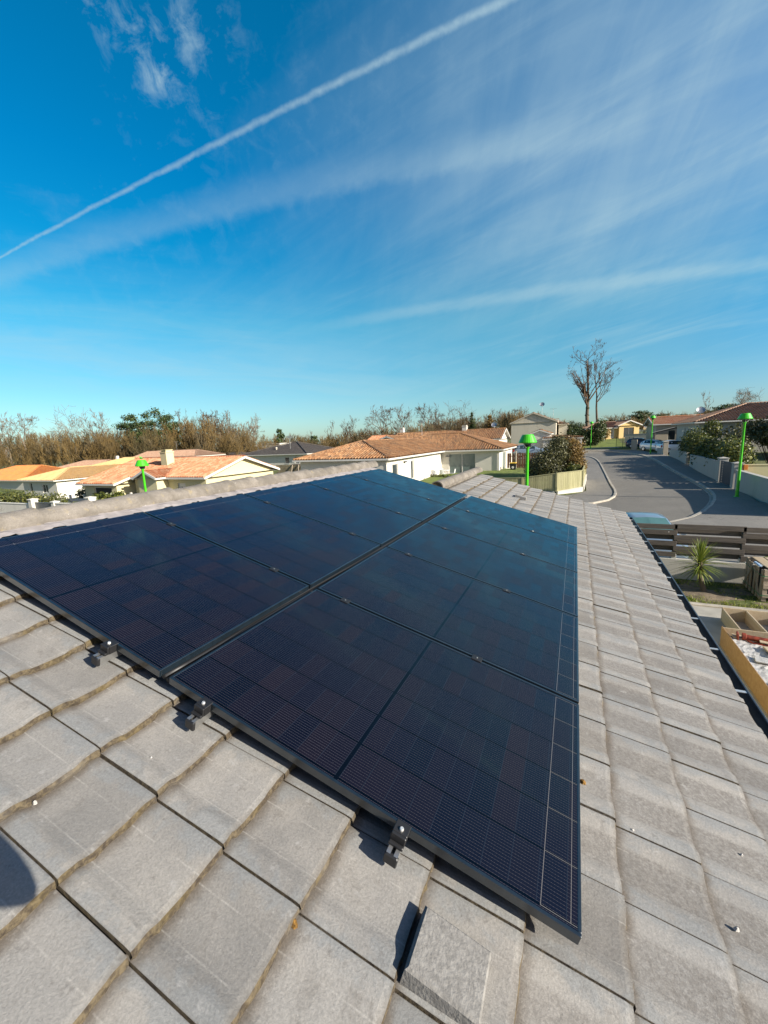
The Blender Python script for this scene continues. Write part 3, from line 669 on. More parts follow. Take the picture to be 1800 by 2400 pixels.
# ------------------------------------------------------------------ solar panels
PW, PLN, PT, GAP = 1.134, 1.698, 0.035, 0.062
V0 = (0.0, PLN + GAP)
M_CL = [mat_cells('solar_cells_upper', PLN, 0.118, -1), mat_cells('solar_cells_lower', PLN, PLN - 0.118, 1)]
order = ['nearest', 'second', 'third', 'fourth', 'farthest']
def frame_mesh():
    mb = MB(); fw = 0.011
    for (a, b) in (((0, 0), (PLN, fw)), ((0, PW - fw), (PLN, PW)), ((0, fw), (fw, PW - fw)), ((PLN - fw, fw), (PLN, PW - fw))):
        mb.bbox((a[0], a[1], -PT), (b[0], b[1], 0.0), 0.0015)
    mb.box((fw, fw, -PT + .001), (PLN - fw, .03, -PT + .003)); mb.box((fw, PW - .03, -PT + .001), (PLN - fw, PW - fw, -PT + .003))
    return mb
first = None
for row in range(2):
    for k in range(5):
        Mx = RM @ Matrix.Translation((V0[row], k * (PW + .02), 0.12))
        where = 'upper row next to the ridge tiles' if row == 0 else 'lower row on the gutter side'
        lab = '%s black solar panel of the %s' % (order[k], where)
        pn = empty('solar_panel', lab, 'solar panel', M=Mx, group='black solar panels on the tiled roof')
        if first is None:
            fr = frame_mesh().build('frame', M_FRAME); first = fr
        else:
            fr = first.copy(); COL.objects.link(fr)
        fr.parent = pn
        mb = MB(); mb.box((.0112, .0112, -.008), (PLN - .0112, PW - .0112, -.0016))
        g = mb.build('cell_glass', M_CL[row]); g.parent = pn
# rails with clamps
def rail(v, lab):
    r0 = empty('mounting_rail', lab, 'rail', M=RM @ Matrix.Translation((v, -0.08, 0.045)), group='aluminium rails under the panels')
    mb = MB(); L = 5.95
    for x0, x1, z0, z1 in ((-.02, .02, 0, .004), (-.02, -.016, .004, .038), (.016, .02, .004, .038), (-.016, -.006, .034, .038), (.006, .016, .034, .038), (-.016, .016, .016, .0185)): mb.box((x0, 0, z0), (x1, L, z1))
    mb.build('rail_profile', M_ALU, r0)
    mb = MB(); mb.bbox((-.0235, -.006, -.003), (.0235, .008, .037), .003); mb.build('end_cap', M_BLACK, r0)
    mb = MB(); mb.bbox((-.026, .036, .038), (.026, .046, .077), .002); mb.bbox((-.026, .046, .0725), (.026, .090, .0775), .002); mb.bbox((-.026, .024, .038), (.026, .036, .05), .002); mb.box((-.026, .046, .038), (-.022, .078, .0725)); mb.box((.022, .046, .038), (.026, .078, .0725))
    ec = mb.build('end_clamp', M_BLACK, r0)
    mb = MB(); mb.lathe([(0.0, .086), (.0055, .086), (.0075, .083), (.0075, .077), (.011, .0765), (.011, .074)], 10, (0, .060, 0)); mb.build('bolt', M_STEEL, ec)
    for k in range(1, 5):
        y = .08 + k * (PW + .02) - .01
        mb = MB(); mb.bbox((-.03, y - .024, .0735), (.03, y + .024, .079), .002); mb.box((-.03, y - .0085, .035), (.03, y + .0085, .0735)); mc = mb.build('mid_clamp', M_BLACK, r0)
        mb = MB(); mb.lathe([(0.0, .083), (.003, .083), (.0042, .081), (.0042, .078)], 10, (0, y, 0)); mb.build('bolt', M_ALU, mc)
    for y in (.38, 1.25, 2.45, 3.65, 4.9, 5.8):
        mb = MB(); mb.box((-.05, y, -.022), (.06, y + .035, -.017)); mb.box((.02, y, -.017), (.026, y + .035, .03)); mb.build('roof_hook', M_HOOK, r0)
rail(0.33, 'bare aluminium rail under the upper panel row, closest to the ridge'); rail(1.385, 'aluminium rail with black end clamp left of the corner between panel rows')
rail(1.985, 'aluminium rail with black end clamp just below the gap between panel rows'); rail(2.89, 'aluminium rail with black end clamp behind the square vent tile')
mb = MB()  # black tubes added to cover the sunlit tile strip between the panel rows
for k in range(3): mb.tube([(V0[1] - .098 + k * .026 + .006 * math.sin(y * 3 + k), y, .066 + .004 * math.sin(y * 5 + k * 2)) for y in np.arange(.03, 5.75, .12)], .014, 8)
o = mb.build('gap_darkening_tubes', M_BLACK, smooth=True); o.matrix_world = RM; tag(o, 'black tubes added to darken the gap between the two panel rows', 'filler')
# loose crumbs on the tiles
rr = random.Random(11)
def crumb(v, u, s, mat, name, lab, cat, grp=None):
    mb = MB(); V = []; n = 7
    for k in range(n): a = 2 * math.pi * k / n; V.append((v + math.cos(a) * s * rr.uniform(.6, 1.1) * 1.4, u + math.sin(a) * s * rr.uniform(.6, 1.1), .0))
    for k in range(n): a = 2 * math.pi * k / n; V.append((v + math.cos(a) * s * rr.uniform(.4, .8) * 1.3, u + math.sin(a) * s * rr.uniform(.4, .8), .006 + s * rr.uniform(.4, .8)))
    V.append((v, u, .008 + s * .8))
    F = [(k, (k + 1) % n, n + (k + 1) % n, n + k) for k in range(n)] + [(n + k, n + (k + 1) % n, 2 * n) for k in range(n)]
    mb.add(V, F); o = mb.build(name, mat); o.matrix_world = RM; tag(o, lab, cat, grp)
M_CHIP = mat_plain('pale_mortar', (0.42, 0.40, 0.37), 0.9, 0, 0.2, 60); M_MOSSY = mat_plain('brown_moss', (0.20, 0.105, 0.02), 1.0, 0, 0.5, 90, 1.0, 120)
def roofpt(px, py, h=0.02):
    P = RM.inverted() @ Vector(CAM); Q = (RM.inverted().to_3x3() @ Vector(ray(px, py))); k = (h - P.z) / Q.z; R_ = P + Q * k; return R_.x, R_.y
for px, py, s in ((81, 1872, .009), (1485, 1940, .009), (1741, 1998, .009), (1731, 2170, .010), (355, 1769, .006), (648, 2200, .006), (1056, 2356, .008), (1568, 1245, .014), (1250, 1150, .012)):
    v, u = roofpt(px, py); crumb(v, u, s * .75, M_CHIP, 'mortar_chip', 'small pale chip of mortar lying on the grey roof tiles', 'chip', 'pale crumbs on the tiles')
v, u = roofpt(1369, 1828); crumb(v, u, .014, M_MOSSY, 'moss_clump', 'rust brown clump of dead moss right of the nearest lower panel', 'moss')
v, u = roofpt(689, 2155); crumb(v, u, .014, M_MOSSY, 'moss_clump', 'small brown moss tuft in a tile joint left of the vent tile', 'moss')

#@@PART2

# ------------------------------------------------------------------ numpy mesh helpers, trees, foliage
def mesh_np(name, V, Q, mats, parent=None):
    V = np.asarray(V, np.float32); Q = np.asarray(Q, np.int32); k = Q.shape[1]
    me = D.meshes.new(name); me.vertices.add(len(V)); me.vertices.foreach_set('co', V.ravel())
    me.loops.add(Q.size); me.loops.foreach_set('vertex_index', Q.ravel())
    me.polygons.add(len(Q)); me.polygons.foreach_set('loop_start', np.arange(0, Q.size, k, dtype=np.int32)); me.polygons.foreach_set('loop_total', np.full(len(Q), k, np.int32))
    me.materials.append(mats); me.update(calc_edges=True); me.validate()
    o = D.objects.new(name, me); COL.objects.link(o)
    if parent is not None: o.parent = parent
    return o
def prisms(segs, n=3):
    A = np.array([s[0] for s in segs], float); B = np.array([s[1] for s in segs], float); ra = np.array([s[2] for s in segs])[:, None]; rb = np.array([s[3] for s in segs])[:, None]
    d = B - A; d /= np.linalg.norm(d, axis=1)[:, None] + 1e-9
    ref = np.where(np.abs(d[:, 2:3]) > 0.9, np.array([[1, 0, 0.]]), np.array([[0, 0, 1.]])); a = np.cross(d, ref); a /= np.linalg.norm(a, axis=1)[:, None]; b = np.cross(d, a)
    V = np.zeros((len(A), 2 * n, 3)); Q = []
    for k in range(n):
        c, s = math.cos(2 * math.pi * k / n), math.sin(2 * math.pi * k / n)
        V[:, k] = A + (a * c + b * s) * ra; V[:, n + k] = B + (a * c + b * s) * rb; Q.append([k, (k + 1) % n, n + (k + 1) % n, n + k])
    Q = (np.arange(len(A))[:, None, None] * 2 * n + np.array(Q)[None]).reshape(-1, 4)
    return V.reshape(-1, 3), Q
def grow(seed, H=10.0, r0=0.16, trunk=0.35, spread=0.7, levels=4, kids=(5, 4, 4, 3), up=0.12, lean=(0, 0), ratio=0.55, wig=0.12, minr=0.006):
    rnd = random.Random(seed); segs = []
    def br(p, d, L, r, lev):
        n = 6 if lev == 0 else 4; r1 = r * (0.22 if lev == 0 else 0.3); kidn = kids[min(lev, len(kids) - 1)]; pts = []
        for i in range(n):
            d = (d + Vector((rnd.gauss(0, wig), rnd.gauss(0, wig), rnd.gauss(0, wig * .6) + up * (0.35 if lev == 0 else 1)))).normalized()
            q = p + d * (L / n); ra = r + (r1 - r) * i / n; rb = r + (r1 - r) * (i + 1) / n
            segs.append((tuple(p), tuple(q), max(ra, minr), max(rb, minr), lev)); pts.append((p.copy(), q.copy(), d.copy(), rb, (i + 1) / n)); p = q
        if lev >= levels: return
        for k in range(kidn + (3 if lev == 0 else 0)):
            f = rnd.uniform(trunk if lev == 0 else 0.25, 1.0); i = min(n - 1, int(f * n)); a, b, dd, rb, _ = pts[i]
            base = a.lerp(b, f * n - i if f < 1 else 1.0); ax = dd.orthogonal().normalized(); ax.rotate(Matrix.Rotation(rnd.uniform(0, 6.283), 3, dd))
            ang = spread * rnd.uniform(0.6, 1.25); nd = (dd * math.cos(ang) + ax * math.sin(ang)).normalized()
            br(base, nd, L * ratio * rnd.uniform(0.7, 1.2) * (1.25 - 0.55 * f if lev == 0 else 1.0), max(rb * 0.75, minr) if lev else rb * 0.62, lev + 1)
    br(Vector((0, 0, -0.2)), Vector((lean[0], lean[1], 1)).normalized(), H * 0.78, r0, 0)
    top = max(s[1][2] for s in segs); k = H / top
    return [(tuple(c * k for c in s[0]), tuple(c * k for c in s[1]), s[2] * k, s[3] * k, s[4]) for s in segs]
TREE_LIB = {}
def bare_tree(key, label, cat, loc, Ht, rz=0.0, group=None, bark=None, twig=None, ivy=0, **kw):
    """a leafless tree: trunk and crown; the same key shares mesh data"""
    if key not in TREE_LIB:
        sg = grow(**kw); tk = [s for s in sg if s[4] == 0]; cr = [s for s in sg if s[4] > 0]
        Vt, Qt = prisms(tk, 7); Vc, Qc = prisms(cr, 3)
        a = mesh_np('trunk', Vt, Qt, bark or M_BARK); b = mesh_np('crown', Vc, Qc, twig or M_TWIG); TREE_LIB[key] = (a, b, kw.get('H', 10.0), tk); fresh = True
    else: fresh = False
    a, b, H0, tk = TREE_LIB[key]
    e = empty('bare_tree', label, cat, loc, rz, group); e.scale = (Ht / H0,) * 3
    for o in (a, b):
        c = o if fresh else o.copy()
        if not fresh: COL.objects.link(c)
        c.parent = e
    if ivy:
        rnd = np.random.RandomState(3); C = []
        for s in tk:
            if s[0][2] / H0 < ivy: C += [(s[0], 0.10 * s[2] * 8), (tuple((np.array(s[0]) + np.array(s[1])) / 2), 0.10 * s[2] * 8)]
        V, Q = leaf_cloud(C, 900, 0.16 * H0 / Ht * 1.6, 4); mesh_np('ivy', V, Q, M_IVY, e)
    return e
def leaf_cloud(clumps, n, size, seed, shell=0.55, flat=0.0, aspect=0.55):
    rnd = np.random.RandomState(seed); C = np.array([c[0] for c in clumps], float)
    R = np.array([c[1] if isinstance(c[1], (tuple, list)) else (c[1],) * 3 for c in clumps], float); vol = R.prod(1) ** (2 / 3.); idx = rnd.choice(len(C), n, p=vol / vol.sum())
    d = rnd.normal(size=(n, 3)); d /= np.linalg.norm(d, axis=1)[:, None]; r = (shell + (1 - shell) * rnd.rand(n)) ; r *= 1 + 0.10 * rnd.normal(size=n)
    P = C[idx] + d * r[:, None] * R[idx]; nrm = d * 0.6 + rnd.normal(size=(n, 3)) * 0.6; nrm[:, 2] += 0.25; nrm /= np.linalg.norm(nrm, axis=1)[:, None]
    ax = np.cross(nrm, rnd.normal(size=(n, 3))); ax /= np.linalg.norm(ax, axis=1)[:, None]; bx = np.cross(nrm, ax); s = size * (0.6 + 0.8 * rnd.rand(n))[:, None]
    V = np.stack([P - ax * s, P + bx * s * aspect, P + ax * s, P - bx * s * aspect], 1); V[:, 2] += nrm * s * 0.15
    return V.reshape(-1, 3), np.arange(4 * n).reshape(n, 4)
def shrub(name, label, cat, clumps, n, size, mat, seed=1, stems=True, group=None, core=None):
    lo = min(c[0][2] - (c[1][2] if isinstance(c[1], (tuple, list)) else c[1]) for c in clumps); cx_ = sum(c[0][0] for c in clumps) / len(clumps); cy_ = sum(c[0][1] for c in clumps) / len(clumps); g = ht(cx_, cy_)
    e = empty(name, label, cat, (cx_, cy_, g), group=group)
    cl = [((c[0][0] - cx_, c[0][1] - cy_, c[0][2] - g), c[1]) for c in clumps]
    V, Q = leaf_cloud(cl, n, size, seed); mesh_np('foliage', V, Q, mat, e)
    rnd = random.Random(seed); sg = []
    for (c, r) in cl:
        rz = r[2] if isinstance(r, (tuple, list)) else r; rx_ = r[0] if isinstance(r, (tuple, list)) else r
        b = (c[0] * 0.35, c[1] * 0.35, -0.1)
        for k in range(5 if stems else 2):
            q = (c[0] + rnd.uniform(-.6, .6) * rx_, c[1] + rnd.uniform(-.6, .6) * rx_, c[2] + rnd.uniform(-.2, .7) * rz); m_ = tuple((b[i] + q[i]) / 2 + rnd.uniform(-.1, .1) for i in range(3))
            sg += [(b, m_, .03, .02, 0), (m_, q, .02, .008, 0)]
    V, Q = prisms(sg, 4); mesh_np('stems', V, Q, M_BARK, e); return e

# ------------------------------------------------------------------ the photographer, whose shadow lies at the left edge
def skin_body(name, joints, edges, radii, root, mat, parent=None, sub=2):
    me = D.meshes.new(name); me.from_pydata(joints, edges, []); o = D.objects.new(name, me); COL.objects.link(o)
    sk = o.modifiers.new('skin', 'SKIN'); sk.use_smooth_shade = True
    lay = me.skin_vertices[0].data if me.skin_vertices else None
    if lay is None:
        bpy.context.view_layer.objects.active = o; o.select_set(True); lay = me.skin_vertices[0].data
    for i, r in enumerate(radii): lay[i].radius = (r, r) if not isinstance(r, tuple) else r
    lay[root].use_root = True
    o.modifiers.new('sub', 'SUBSURF').levels = sub; o.modifiers['sub'].render_levels = sub
    me.materials.append(mat)
    if parent is not None: o.parent = parent
    return o
M_CLOTH = mat_plain('navy_work_clothes', (0.03, 0.04, 0.07), 0.9, 0, 0.2, 30); M_SKIN = mat_plain('skin', (0.42, 0.24, 0.17), 0.6, 0, 0.08, 20); M_HAIR = mat_plain('dark_hair', (0.03, 0.02, 0.015), 0.7, 0, 0.3, 60)
def photographer():
    fx, fy = 3.15, -1.42; lz = (RM.inverted() @ Vector((fx, fy, 0)))
    def zr_(x): return Z0 - x * math.tan(S) + 0.03
    g = zr_(fx)
    e = empty('person', 'person in navy work clothes whose shadow falls on the tiles at the left edge', 'person', (fx, fy, g))
    zl, zr2 = zr_(fx - .16) - g, zr_(fx + .16) - g
    J = [(0, -.02, .93), (0, .05, 1.10), (0, .15, 1.26), (0, .20, 1.39), (-.03, .17, 1.46),                        # 0-4 pelvis..neck
         (-.09, 0, .90), (-.14, .04, .50 + zl / 2), (-.16, 0, .09 + zl), (-.17, .16, .04 + zl), (.09, 0, .90), (.14, .04, .50 + zr2 / 2), (.16, 0, .09 + zr2), (.17, .16, .04 + zr2),
         (-.18, .20, 1.36), (-.16, .16, 1.06), (.03, .32, 1.30), (.18, .21, 1.36), (.27, .52, .92), (.21, .36, 1.33)]
    Ed = [(0, 1), (1, 2), (2, 3), (3, 4), (0, 5), (5, 6), (6, 7), (7, 8), (0, 9), (9, 10), (10, 11), (11, 12), (3, 13), (13, 14), (14, 15), (3, 16), (16, 17), (17, 18)]
    Rd = [(.16, .12), (.145, .11), (.17, .12), (.13, .10), .055, .10, .07, .045, .04, .10, .07, .045, .04, .07, .07, .05, .07, .07, .055]
    skin_body('clothed_body', J, Ed, Rd, 0, M_CLOTH, e)
    mb = MB(); prof = [(0.0, -.125), (.05, -.115), (.062, -.06), (.075, 0.0), (.078, .05), (.065, .10), (.035, .125), (0.0, .13)]
    mb.lathe(prof, 18, (0, 0, 0), Matrix.Translation((0, .07, 1.66)) @ Matrix.Diagonal((.98, 1.2, 1, 1)))
    for sx in (-1, 1): mb.lathe([(0, -.012), (.02, -.008), (.024, 0), (.016, .01), (0, .012)], 8, (0, 0, 0), Matrix.Translation((sx * .077, .06, 1.655)) @ Matrix.Rotation(rad(90), 4, 'Y'))
    mb.lathe([(0.0, -.03), (.014, -.025), (.010, .01), (0, .03)], 8, (0, .158, 1.645)); mb.tube([(0, .045, 1.50), (0, .06, 1.58)], .05, 12)
    mb.v = [(x - .05, y + .06, z - .06) for x, y, z in mb.v]; mb.build('head', M_SKIN, e, smooth=True)
    mb = MB(); mb.lathe([(.082, -.01), (.084, .03), (.08, .07), (.055, .12), (.0, .142)], 18, (0, 0, 0), Matrix.Translation((0, .055, 1.665)) @ Matrix.Diagonal((1, 1.15, 1, 1))); mb.v = [(x - .05, y + .06, z - .06) for x, y, z in mb.v]; mb.build('hair', M_HAIR, e, smooth=True)
    for sx, hx, hy, hz in ((-1, .03, .28, 1.28), (1, .21, .31, 1.31)):
        jj = [(hx, hy, hz), (hx - sx * .005, hy + .01, hz + .03), (hx - sx * .01, hy + .02, hz + .055)]; ee = [(0, 1), (1, 2)]; rr_ = [.024, (.032, .016), (.034, .014)]
        for k, L in enumerate((.062, .07, .066, .052)):
            b = len(jj); ox = (k - 1.5) * .019; base = (hx - sx * .01 + ox, hy + .02, hz + .07)
            jj += [base, (base[0] - sx * .008, base[1] - L * .15, base[2] + L * .30), (base[0] - sx * .022, base[1] - L * .45, base[2] + L * .40)]; ee += [(2, b), (b, b + 1), (b + 1, b + 2)]; rr_ += [.0095, .0088, .0075]
        b = len(jj); jj += [(hx - sx * .045, hy + .0, hz + .045), (hx - sx * .062, hy - .01, hz + .06)]; ee += [(1, b), (b, b + 1)]; rr_ += [.011, .009]
        skin_body('hand', jj, ee, rr_, 0, M_SKIN, e)
photographer()

# ------------------------------------------------------------------ roofs and houses
def roof_plane(mb, O, sx, tx, Wd, run, m, kl, kr, tw=0.26, rl=0.37, flat=False):
    """tiled plane: O eave corner, sx along the eave, tx horizontal inwards, m slope; each tile is its own island"""
    O = Vector(O); sx = Vector(sx); tx = Vector(tx); nc = max(1, round(Wd / tw)); tw = Wd / nc; rnd = random.Random(int(O.x * 7 + O.y * 13 + Wd * 31))
    tm = lambda s: min(run, s * kl if kl else 1e9, (Wd - s) * kr if kr else 1e9)
    prof = [(0.0, -.05), (.05, .04), (.14, .09), (.25, .11), (.36, .09), (.45, .04), (.50, -.05), (.75, -.075), (1.0, -.05)] if not flat else [(0.0, 0.0), (.3, .012), (.6, .0), (.8, .022), (1.0, 0.0)]
    cs_ = 1 / math.sqrt(1 + m * m)
    for c in range(nc):
        T0 = tm((c + 0.5) * tw); r = 0; t0 = 0.0
        while t0 < T0 - 0.02:
            t1 = min(t0 + rl, T0); V = []; dz = rnd.uniform(-.008, .008); dl = rnd.uniform(-.012, .012)
            for tt, hz in ((t0 - .05 + dl, .03), (t1, 0.0)):
                for a, h in prof:
                    s = (c + a) * tw; te = min(tt, max(tm(s), 0) + .03); V.append(O + sx * s + tx * te + Vector((0, 0, te * m + (h + hz) / cs_ + dz)))
            k = len(prof); mb.add(V, [(i, i + 1, k + i + 1, k + i) for i in range(k - 1)]); t0 += rl
def cap_line(mb, p, q, r=0.11, step=0.4):
    p, q = Vector(p), Vector(q); n = max(1, int((q - p).length / step)); d = (q - p) / n; x = d.cross(Vector((0, 0, 1))).normalized(); up = x.cross(d).normalized()
    for i in range(n):
        a = p + d * i; b = a + d * 1.1; V = []
        for e, rr_ in ((a, r), (b, r * .86)):
            for k in range(6): an = math.pi * k / 5; V.append(e + x * math.cos(an) * rr_ + up * (math.sin(an) * rr_ + .01))
        mb.add(V, [(k, k + 1, 7 + k, 6 + k) for k in range(5)])
def wall_run(mb, A, B, z0, z1, ops=(), th=0.14):
    """outer face on the right of A->B, with real openings and reveals; ops = (s0, s1, za, zb)"""
    A, B = Vector((A[0], A[1], 0)), Vector((B[0], B[1], 0)); L = (B - A).length; d = (B - A) / L; nrm = Vector((d.y, -d.x, 0))
    ss = sorted({0.0, L, *[o[0] for o in ops], *[o[1] for o in ops]}); zs = sorted({z0, z1, *[o[2] for o in ops], *[o[3] for o in ops]})
    P = lambda s, z, i=0: A + d * s - nrm * (th * i) + Vector((0, 0, z))
    for s0, s1 in zip(ss[:-1], ss[1:]):
        for a, b in zip(zs[:-1], zs[1:]):
            if any(o[0] <= s0 + 1e-6 and s1 <= o[1] + 1e-6 and o[2] <= a + 1e-6 and b <= o[3] + 1e-6 for o in ops): continue
            mb.quad(P(s0, a), P(s1, a), P(s1, b), P(s0, b))
    for s0, s1, a, b in ops:
        mb.quad(P(s0, a), P(s0, a, 1), P(s1, a, 1), P(s1, a)); mb.quad(P(s0, b, 1), P(s0, b), P(s1, b), P(s1, b, 1))
        mb.quad(P(s0, a, 1), P(s0, a), P(s0, b), P(s0, b, 1)); mb.quad(P(s1, a), P(s1, a, 1), P(s1, b, 1), P(s1, b))
    return A, d, nrm
class House:
    def __init__(s, name, label, cat, ref, wall, roof, trim=None, group=None):
        s.e = empty(name, label, cat, ref, group=group); s.inv = -Vector(ref); s.wall = wall; s.roof = roof; s.trim = trim or M_TRIM; s.W = MB(); s.T = MB(); s.parts = []
    def _put(s, mb, name, mat, **k): mb.v = [tuple(Vector(q) + s.inv) for q in mb.v]; return mb.build(name, mat, s.e, **k)
    def wing(s, x0, x1, y0, y1, ze, base, m=0.3, axis='x', ends=('hip', 'hip'), ov=0.4, ops=None, tw=0.26, flat=False, tile=True, wall=True):
        """eave rectangle, ze eave height, ends = treatment at the low and high end of the ridge"""
        R = MB(); Cp_ = MB(); ops = ops or {}
        wx, wy = x1 - x0, y1 - y0; run = (wy if axis == 'x' else wx) / 2; zr_ = ze + run * m
        hip = lambda e: 1.0 if e == 'hip' else 0
        k = dict(tw=tw, flat=flat)
        if axis == 'x':
            roof_plane(R, (x0, y0, ze), (1, 0, 0), (0, 1, 0), wx, run, m, hip(ends[0]), hip(ends[1]), **k); roof_plane(R, (x1, y1, ze), (-1, 0, 0), (0, -1, 0), wx, run, m, hip(ends[1]), hip(ends[0]), **k)
            if ends[0] == 'hip': roof_plane(R, (x0, y1, ze), (0, -1, 0), (1, 0, 0), wy, run, m, 1, 1, **k)
            if ends[1] == 'hip': roof_plane(R, (x1, y0, ze), (0, 1, 0), (-1, 0, 0), wy, run, m, 1, 1, **k)
            a = Vector((x0 + (run if hip(ends[0]) else 0), y0 + run, zr_)); b = Vector((x1 - (run if hip(ends[1]) else 0), y0 + run, zr_))
            cl = [((x0, y0, ze), a), ((x0, y1, ze), a)] if hip(ends[0]) else []; cl += [((x1, y0, ze), b), ((x1, y1, ze), b)] if hip(ends[1]) else []
        else:
            roof_plane(R, (x0, y1, ze), (0, -1, 0), (1, 0, 0), wy, run, m, hip(ends[1]), hip(ends[0]), **k); roof_plane(R, (x1, y0, ze), (0, 1, 0), (-1, 0, 0), wy, run, m, hip(ends[0]), hip(ends[1]), **k)
            if ends[0] == 'hip': roof_plane(R, (x0, y0, ze), (1, 0, 0), (0, 1, 0), wx, run, m, 1, 1, **k)
            if ends[1] == 'hip': roof_plane(R, (x1, y1, ze), (-1, 0, 0), (0, -1, 0), wx, run, m, 1, 1, **k)
            a = Vector((x0 + run, y0 + (run if hip(ends[0]) else 0), zr_)); b = Vector((x0 + run, y1 - (run if hip(ends[1]) else 0), zr_))
            cl = [((x0, y0, ze), a), ((x1, y0, ze), a)] if hip(ends[0]) else []; cl += [((x0, y1, ze), b), ((x1, y1, ze), b)] if hip(ends[1]) else []
        up = Vector((0, 0, .05))
        if (b - a).length > .3: cap_line(Cp_, a + up, b + up)
        for p, q in cl: cap_line(Cp_, Vector(p) + up * .5, q + up)
        R.v += []; o = len(R.v)
        for q in (Cp_,): R.add(q.v, q.f)
        s._put(R, 'roof', s.roof)
        # underside sheet + gutters / verge boards
        U = s.T; lo = ze - .05
        e_ = .06
        if axis == 'x':
            U.add([(x0 + e_, y0 + e_, lo), (x1 - e_, y0 + e_, lo), (x1 - e_, y1 - e_, lo), (x0 + e_, y1 - e_, lo), tuple(a - Vector((-e_ * 0, 0, .06))), tuple(b - Vector((0, 0, .06)))], [(0, 1, 5, 4), (2, 3, 4, 5), (3, 2, 1, 0)] + ([(3, 0, 4)] if ends[0] != 'gable' else []) + ([(1, 2, 5)] if ends[1] != 'gable' else []))
        else:
            U.add([(x0 + e_, y0 + e_, lo), (x1 - e_, y0 + e_, lo), (x1 - e_, y1 - e_, lo), (x0 + e_, y1 - e_, lo), tuple(a - Vector((0, 0, .06))), tuple(b - Vector((0, 0, .06)))], [(1, 2, 5, 4), (3, 0, 4, 5), (3, 2, 1, 0)] + ([(0, 1, 4)] if ends[0] != 'gable' else []) + ([(2, 3, 5)] if ends[1] != 'gable' else []))
        G = lambda p, q: U.beam(p, q, .11, .13)
        z = ze - .075
        sides = {'S': ((x0 - .05, y0 - .05, z), (x1 + .05, y0 - .05, z)), 'N': ((x0 - .05, y1 + .05, z), (x1 + .05, y1 + .05, z)), 'W': ((x0 - .05, y0 - .05, z - .003), (x0 - .05, y1 + .05, z - .003)), 'E': ((x1 + .05, y0 - .05, z - .003), (x1 + .05, y1 + .05, z - .003))}
        gab = [d for d, en in zip(('W', 'E') if axis == 'x' else ('S', 'N'), ends) if en == 'gable']
        opn = [d for d, en in zip(('W', 'E') if axis == 'x' else ('S', 'N'), ends) if en == 'open']
        for d, (p, q) in sides.items():
            if d in opn: continue
            if d not in gab: G(p, q)
            else:
                p, q = Vector(p), Vector(q); mid = (p + q) / 2; mid.z = zr_ - .04; p.z = q.z = ze - .06; U.beam(p, mid, .05, .17); U.beam(mid, q, .052, .172)
        if not wall: return
        wx0, wx1, wy0, wy1 = x0 + ov, x1 - ov, y0 + ov, y1 - ov; top = ze - .055
        corner = {'S': ((wx0, wy0), (wx1, wy0)), 'E': ((wx1, wy0), (wx1, wy1)), 'N': ((wx1, wy1), (wx0, wy1)), 'W': ((wx0, wy1), (wx0, wy0))}
        for d, (A, B) in corner.items():
            lst = ops.get(d, []); hz = [(o[1], o[2], o[3], o[4]) for o in lst]
            A_, dd, nrm = wall_run(s.W, A, B, base - .6, top, hz)
            for o in lst: s.opening(o, A_, dd, nrm)
            if d in gab:
                L = (Vector(B) - Vector(A)).length; pk = zr_ - .07 - 0.0; mid = (Vector(A) + Vector(B)) / 2; s.W.add([(A[0], A[1], top), (B[0], B[1], top), (mid.x, mid.y, pk - ov * 0)], [(0, 1, 2)])
    def opening(s, o, A, d, n):
        kind, s0, s1, z0, z1 = o[:5]; z0 += 0; f = MB(); P = lambda q, z, i: A + d * q - n * i + Vector((0, 0, z)); w = s1 - s0
        tw_ = .055; inn = .07
        bars = [(s0, s0 + tw_, z0, z1), (s1 - tw_, s1, z0, z1), (s0 + tw_, s1 - tw_, z1 - tw_, z1), (s0 + tw_, s1 - tw_, z0, z0 + tw_)]
        if kind in ('slide', 'twin'): bars.append(((s0 + s1) / 2 - .035, (s0 + s1) / 2 + .035, z0 + tw_, z1 - tw_))
        for a, b, c, e in bars:
            V = [P(a, c, inn), P(b, c, inn), P(b, e, inn), P(a, e, inn), P(a, c, .135), P(b, c, .135), P(b, e, .135), P(a, e, .135)]; f.add(V, [(0, 1, 2, 3), (4, 7, 6, 5), (0, 4, 5, 1), (1, 5, 6, 2), (2, 6, 7, 3), (3, 7, 4, 0)])
        if kind == 'win': V = [P(s0 - .06, z0 - .06, -.05), P(s1 + .06, z0 - .06, -.05), P(s1 + .06, z0 - .06, .0), P(s0 - .06, z0 - .06, .0), P(s0 - .06, z0 - .005, -.05), P(s1 + .06, z0 - .005, -.05), P(s1 + .06, z0 - .001, .0), P(s0 - .06, z0 - .001, .0)]; f.add(V, [(0, 3, 2, 1), (4, 5, 6, 7), (0, 1, 5, 4), (1, 2, 6, 5), (2, 3, 7, 6), (3, 0, 4, 7)])
        nm = {'door': 'door', 'garage': 'garage_opening', 'slide': 'sliding_door', 'shut': 'window'}.get(kind, 'window')
        fm = s.trim if len(o) < 6 else o[5]
        fo = s._put(f, nm, fm)
        g = MB(); g.quad(P(s0 + tw_, z0 + tw_, .105), P(s1 - tw_, z0 + tw_, .105), P(s1 - tw_, z1 - tw_, .105), P(s0 + tw_, z1 - tw_, .105)); g.v = [tuple(Vector(q) + s.inv) for q in g.v]
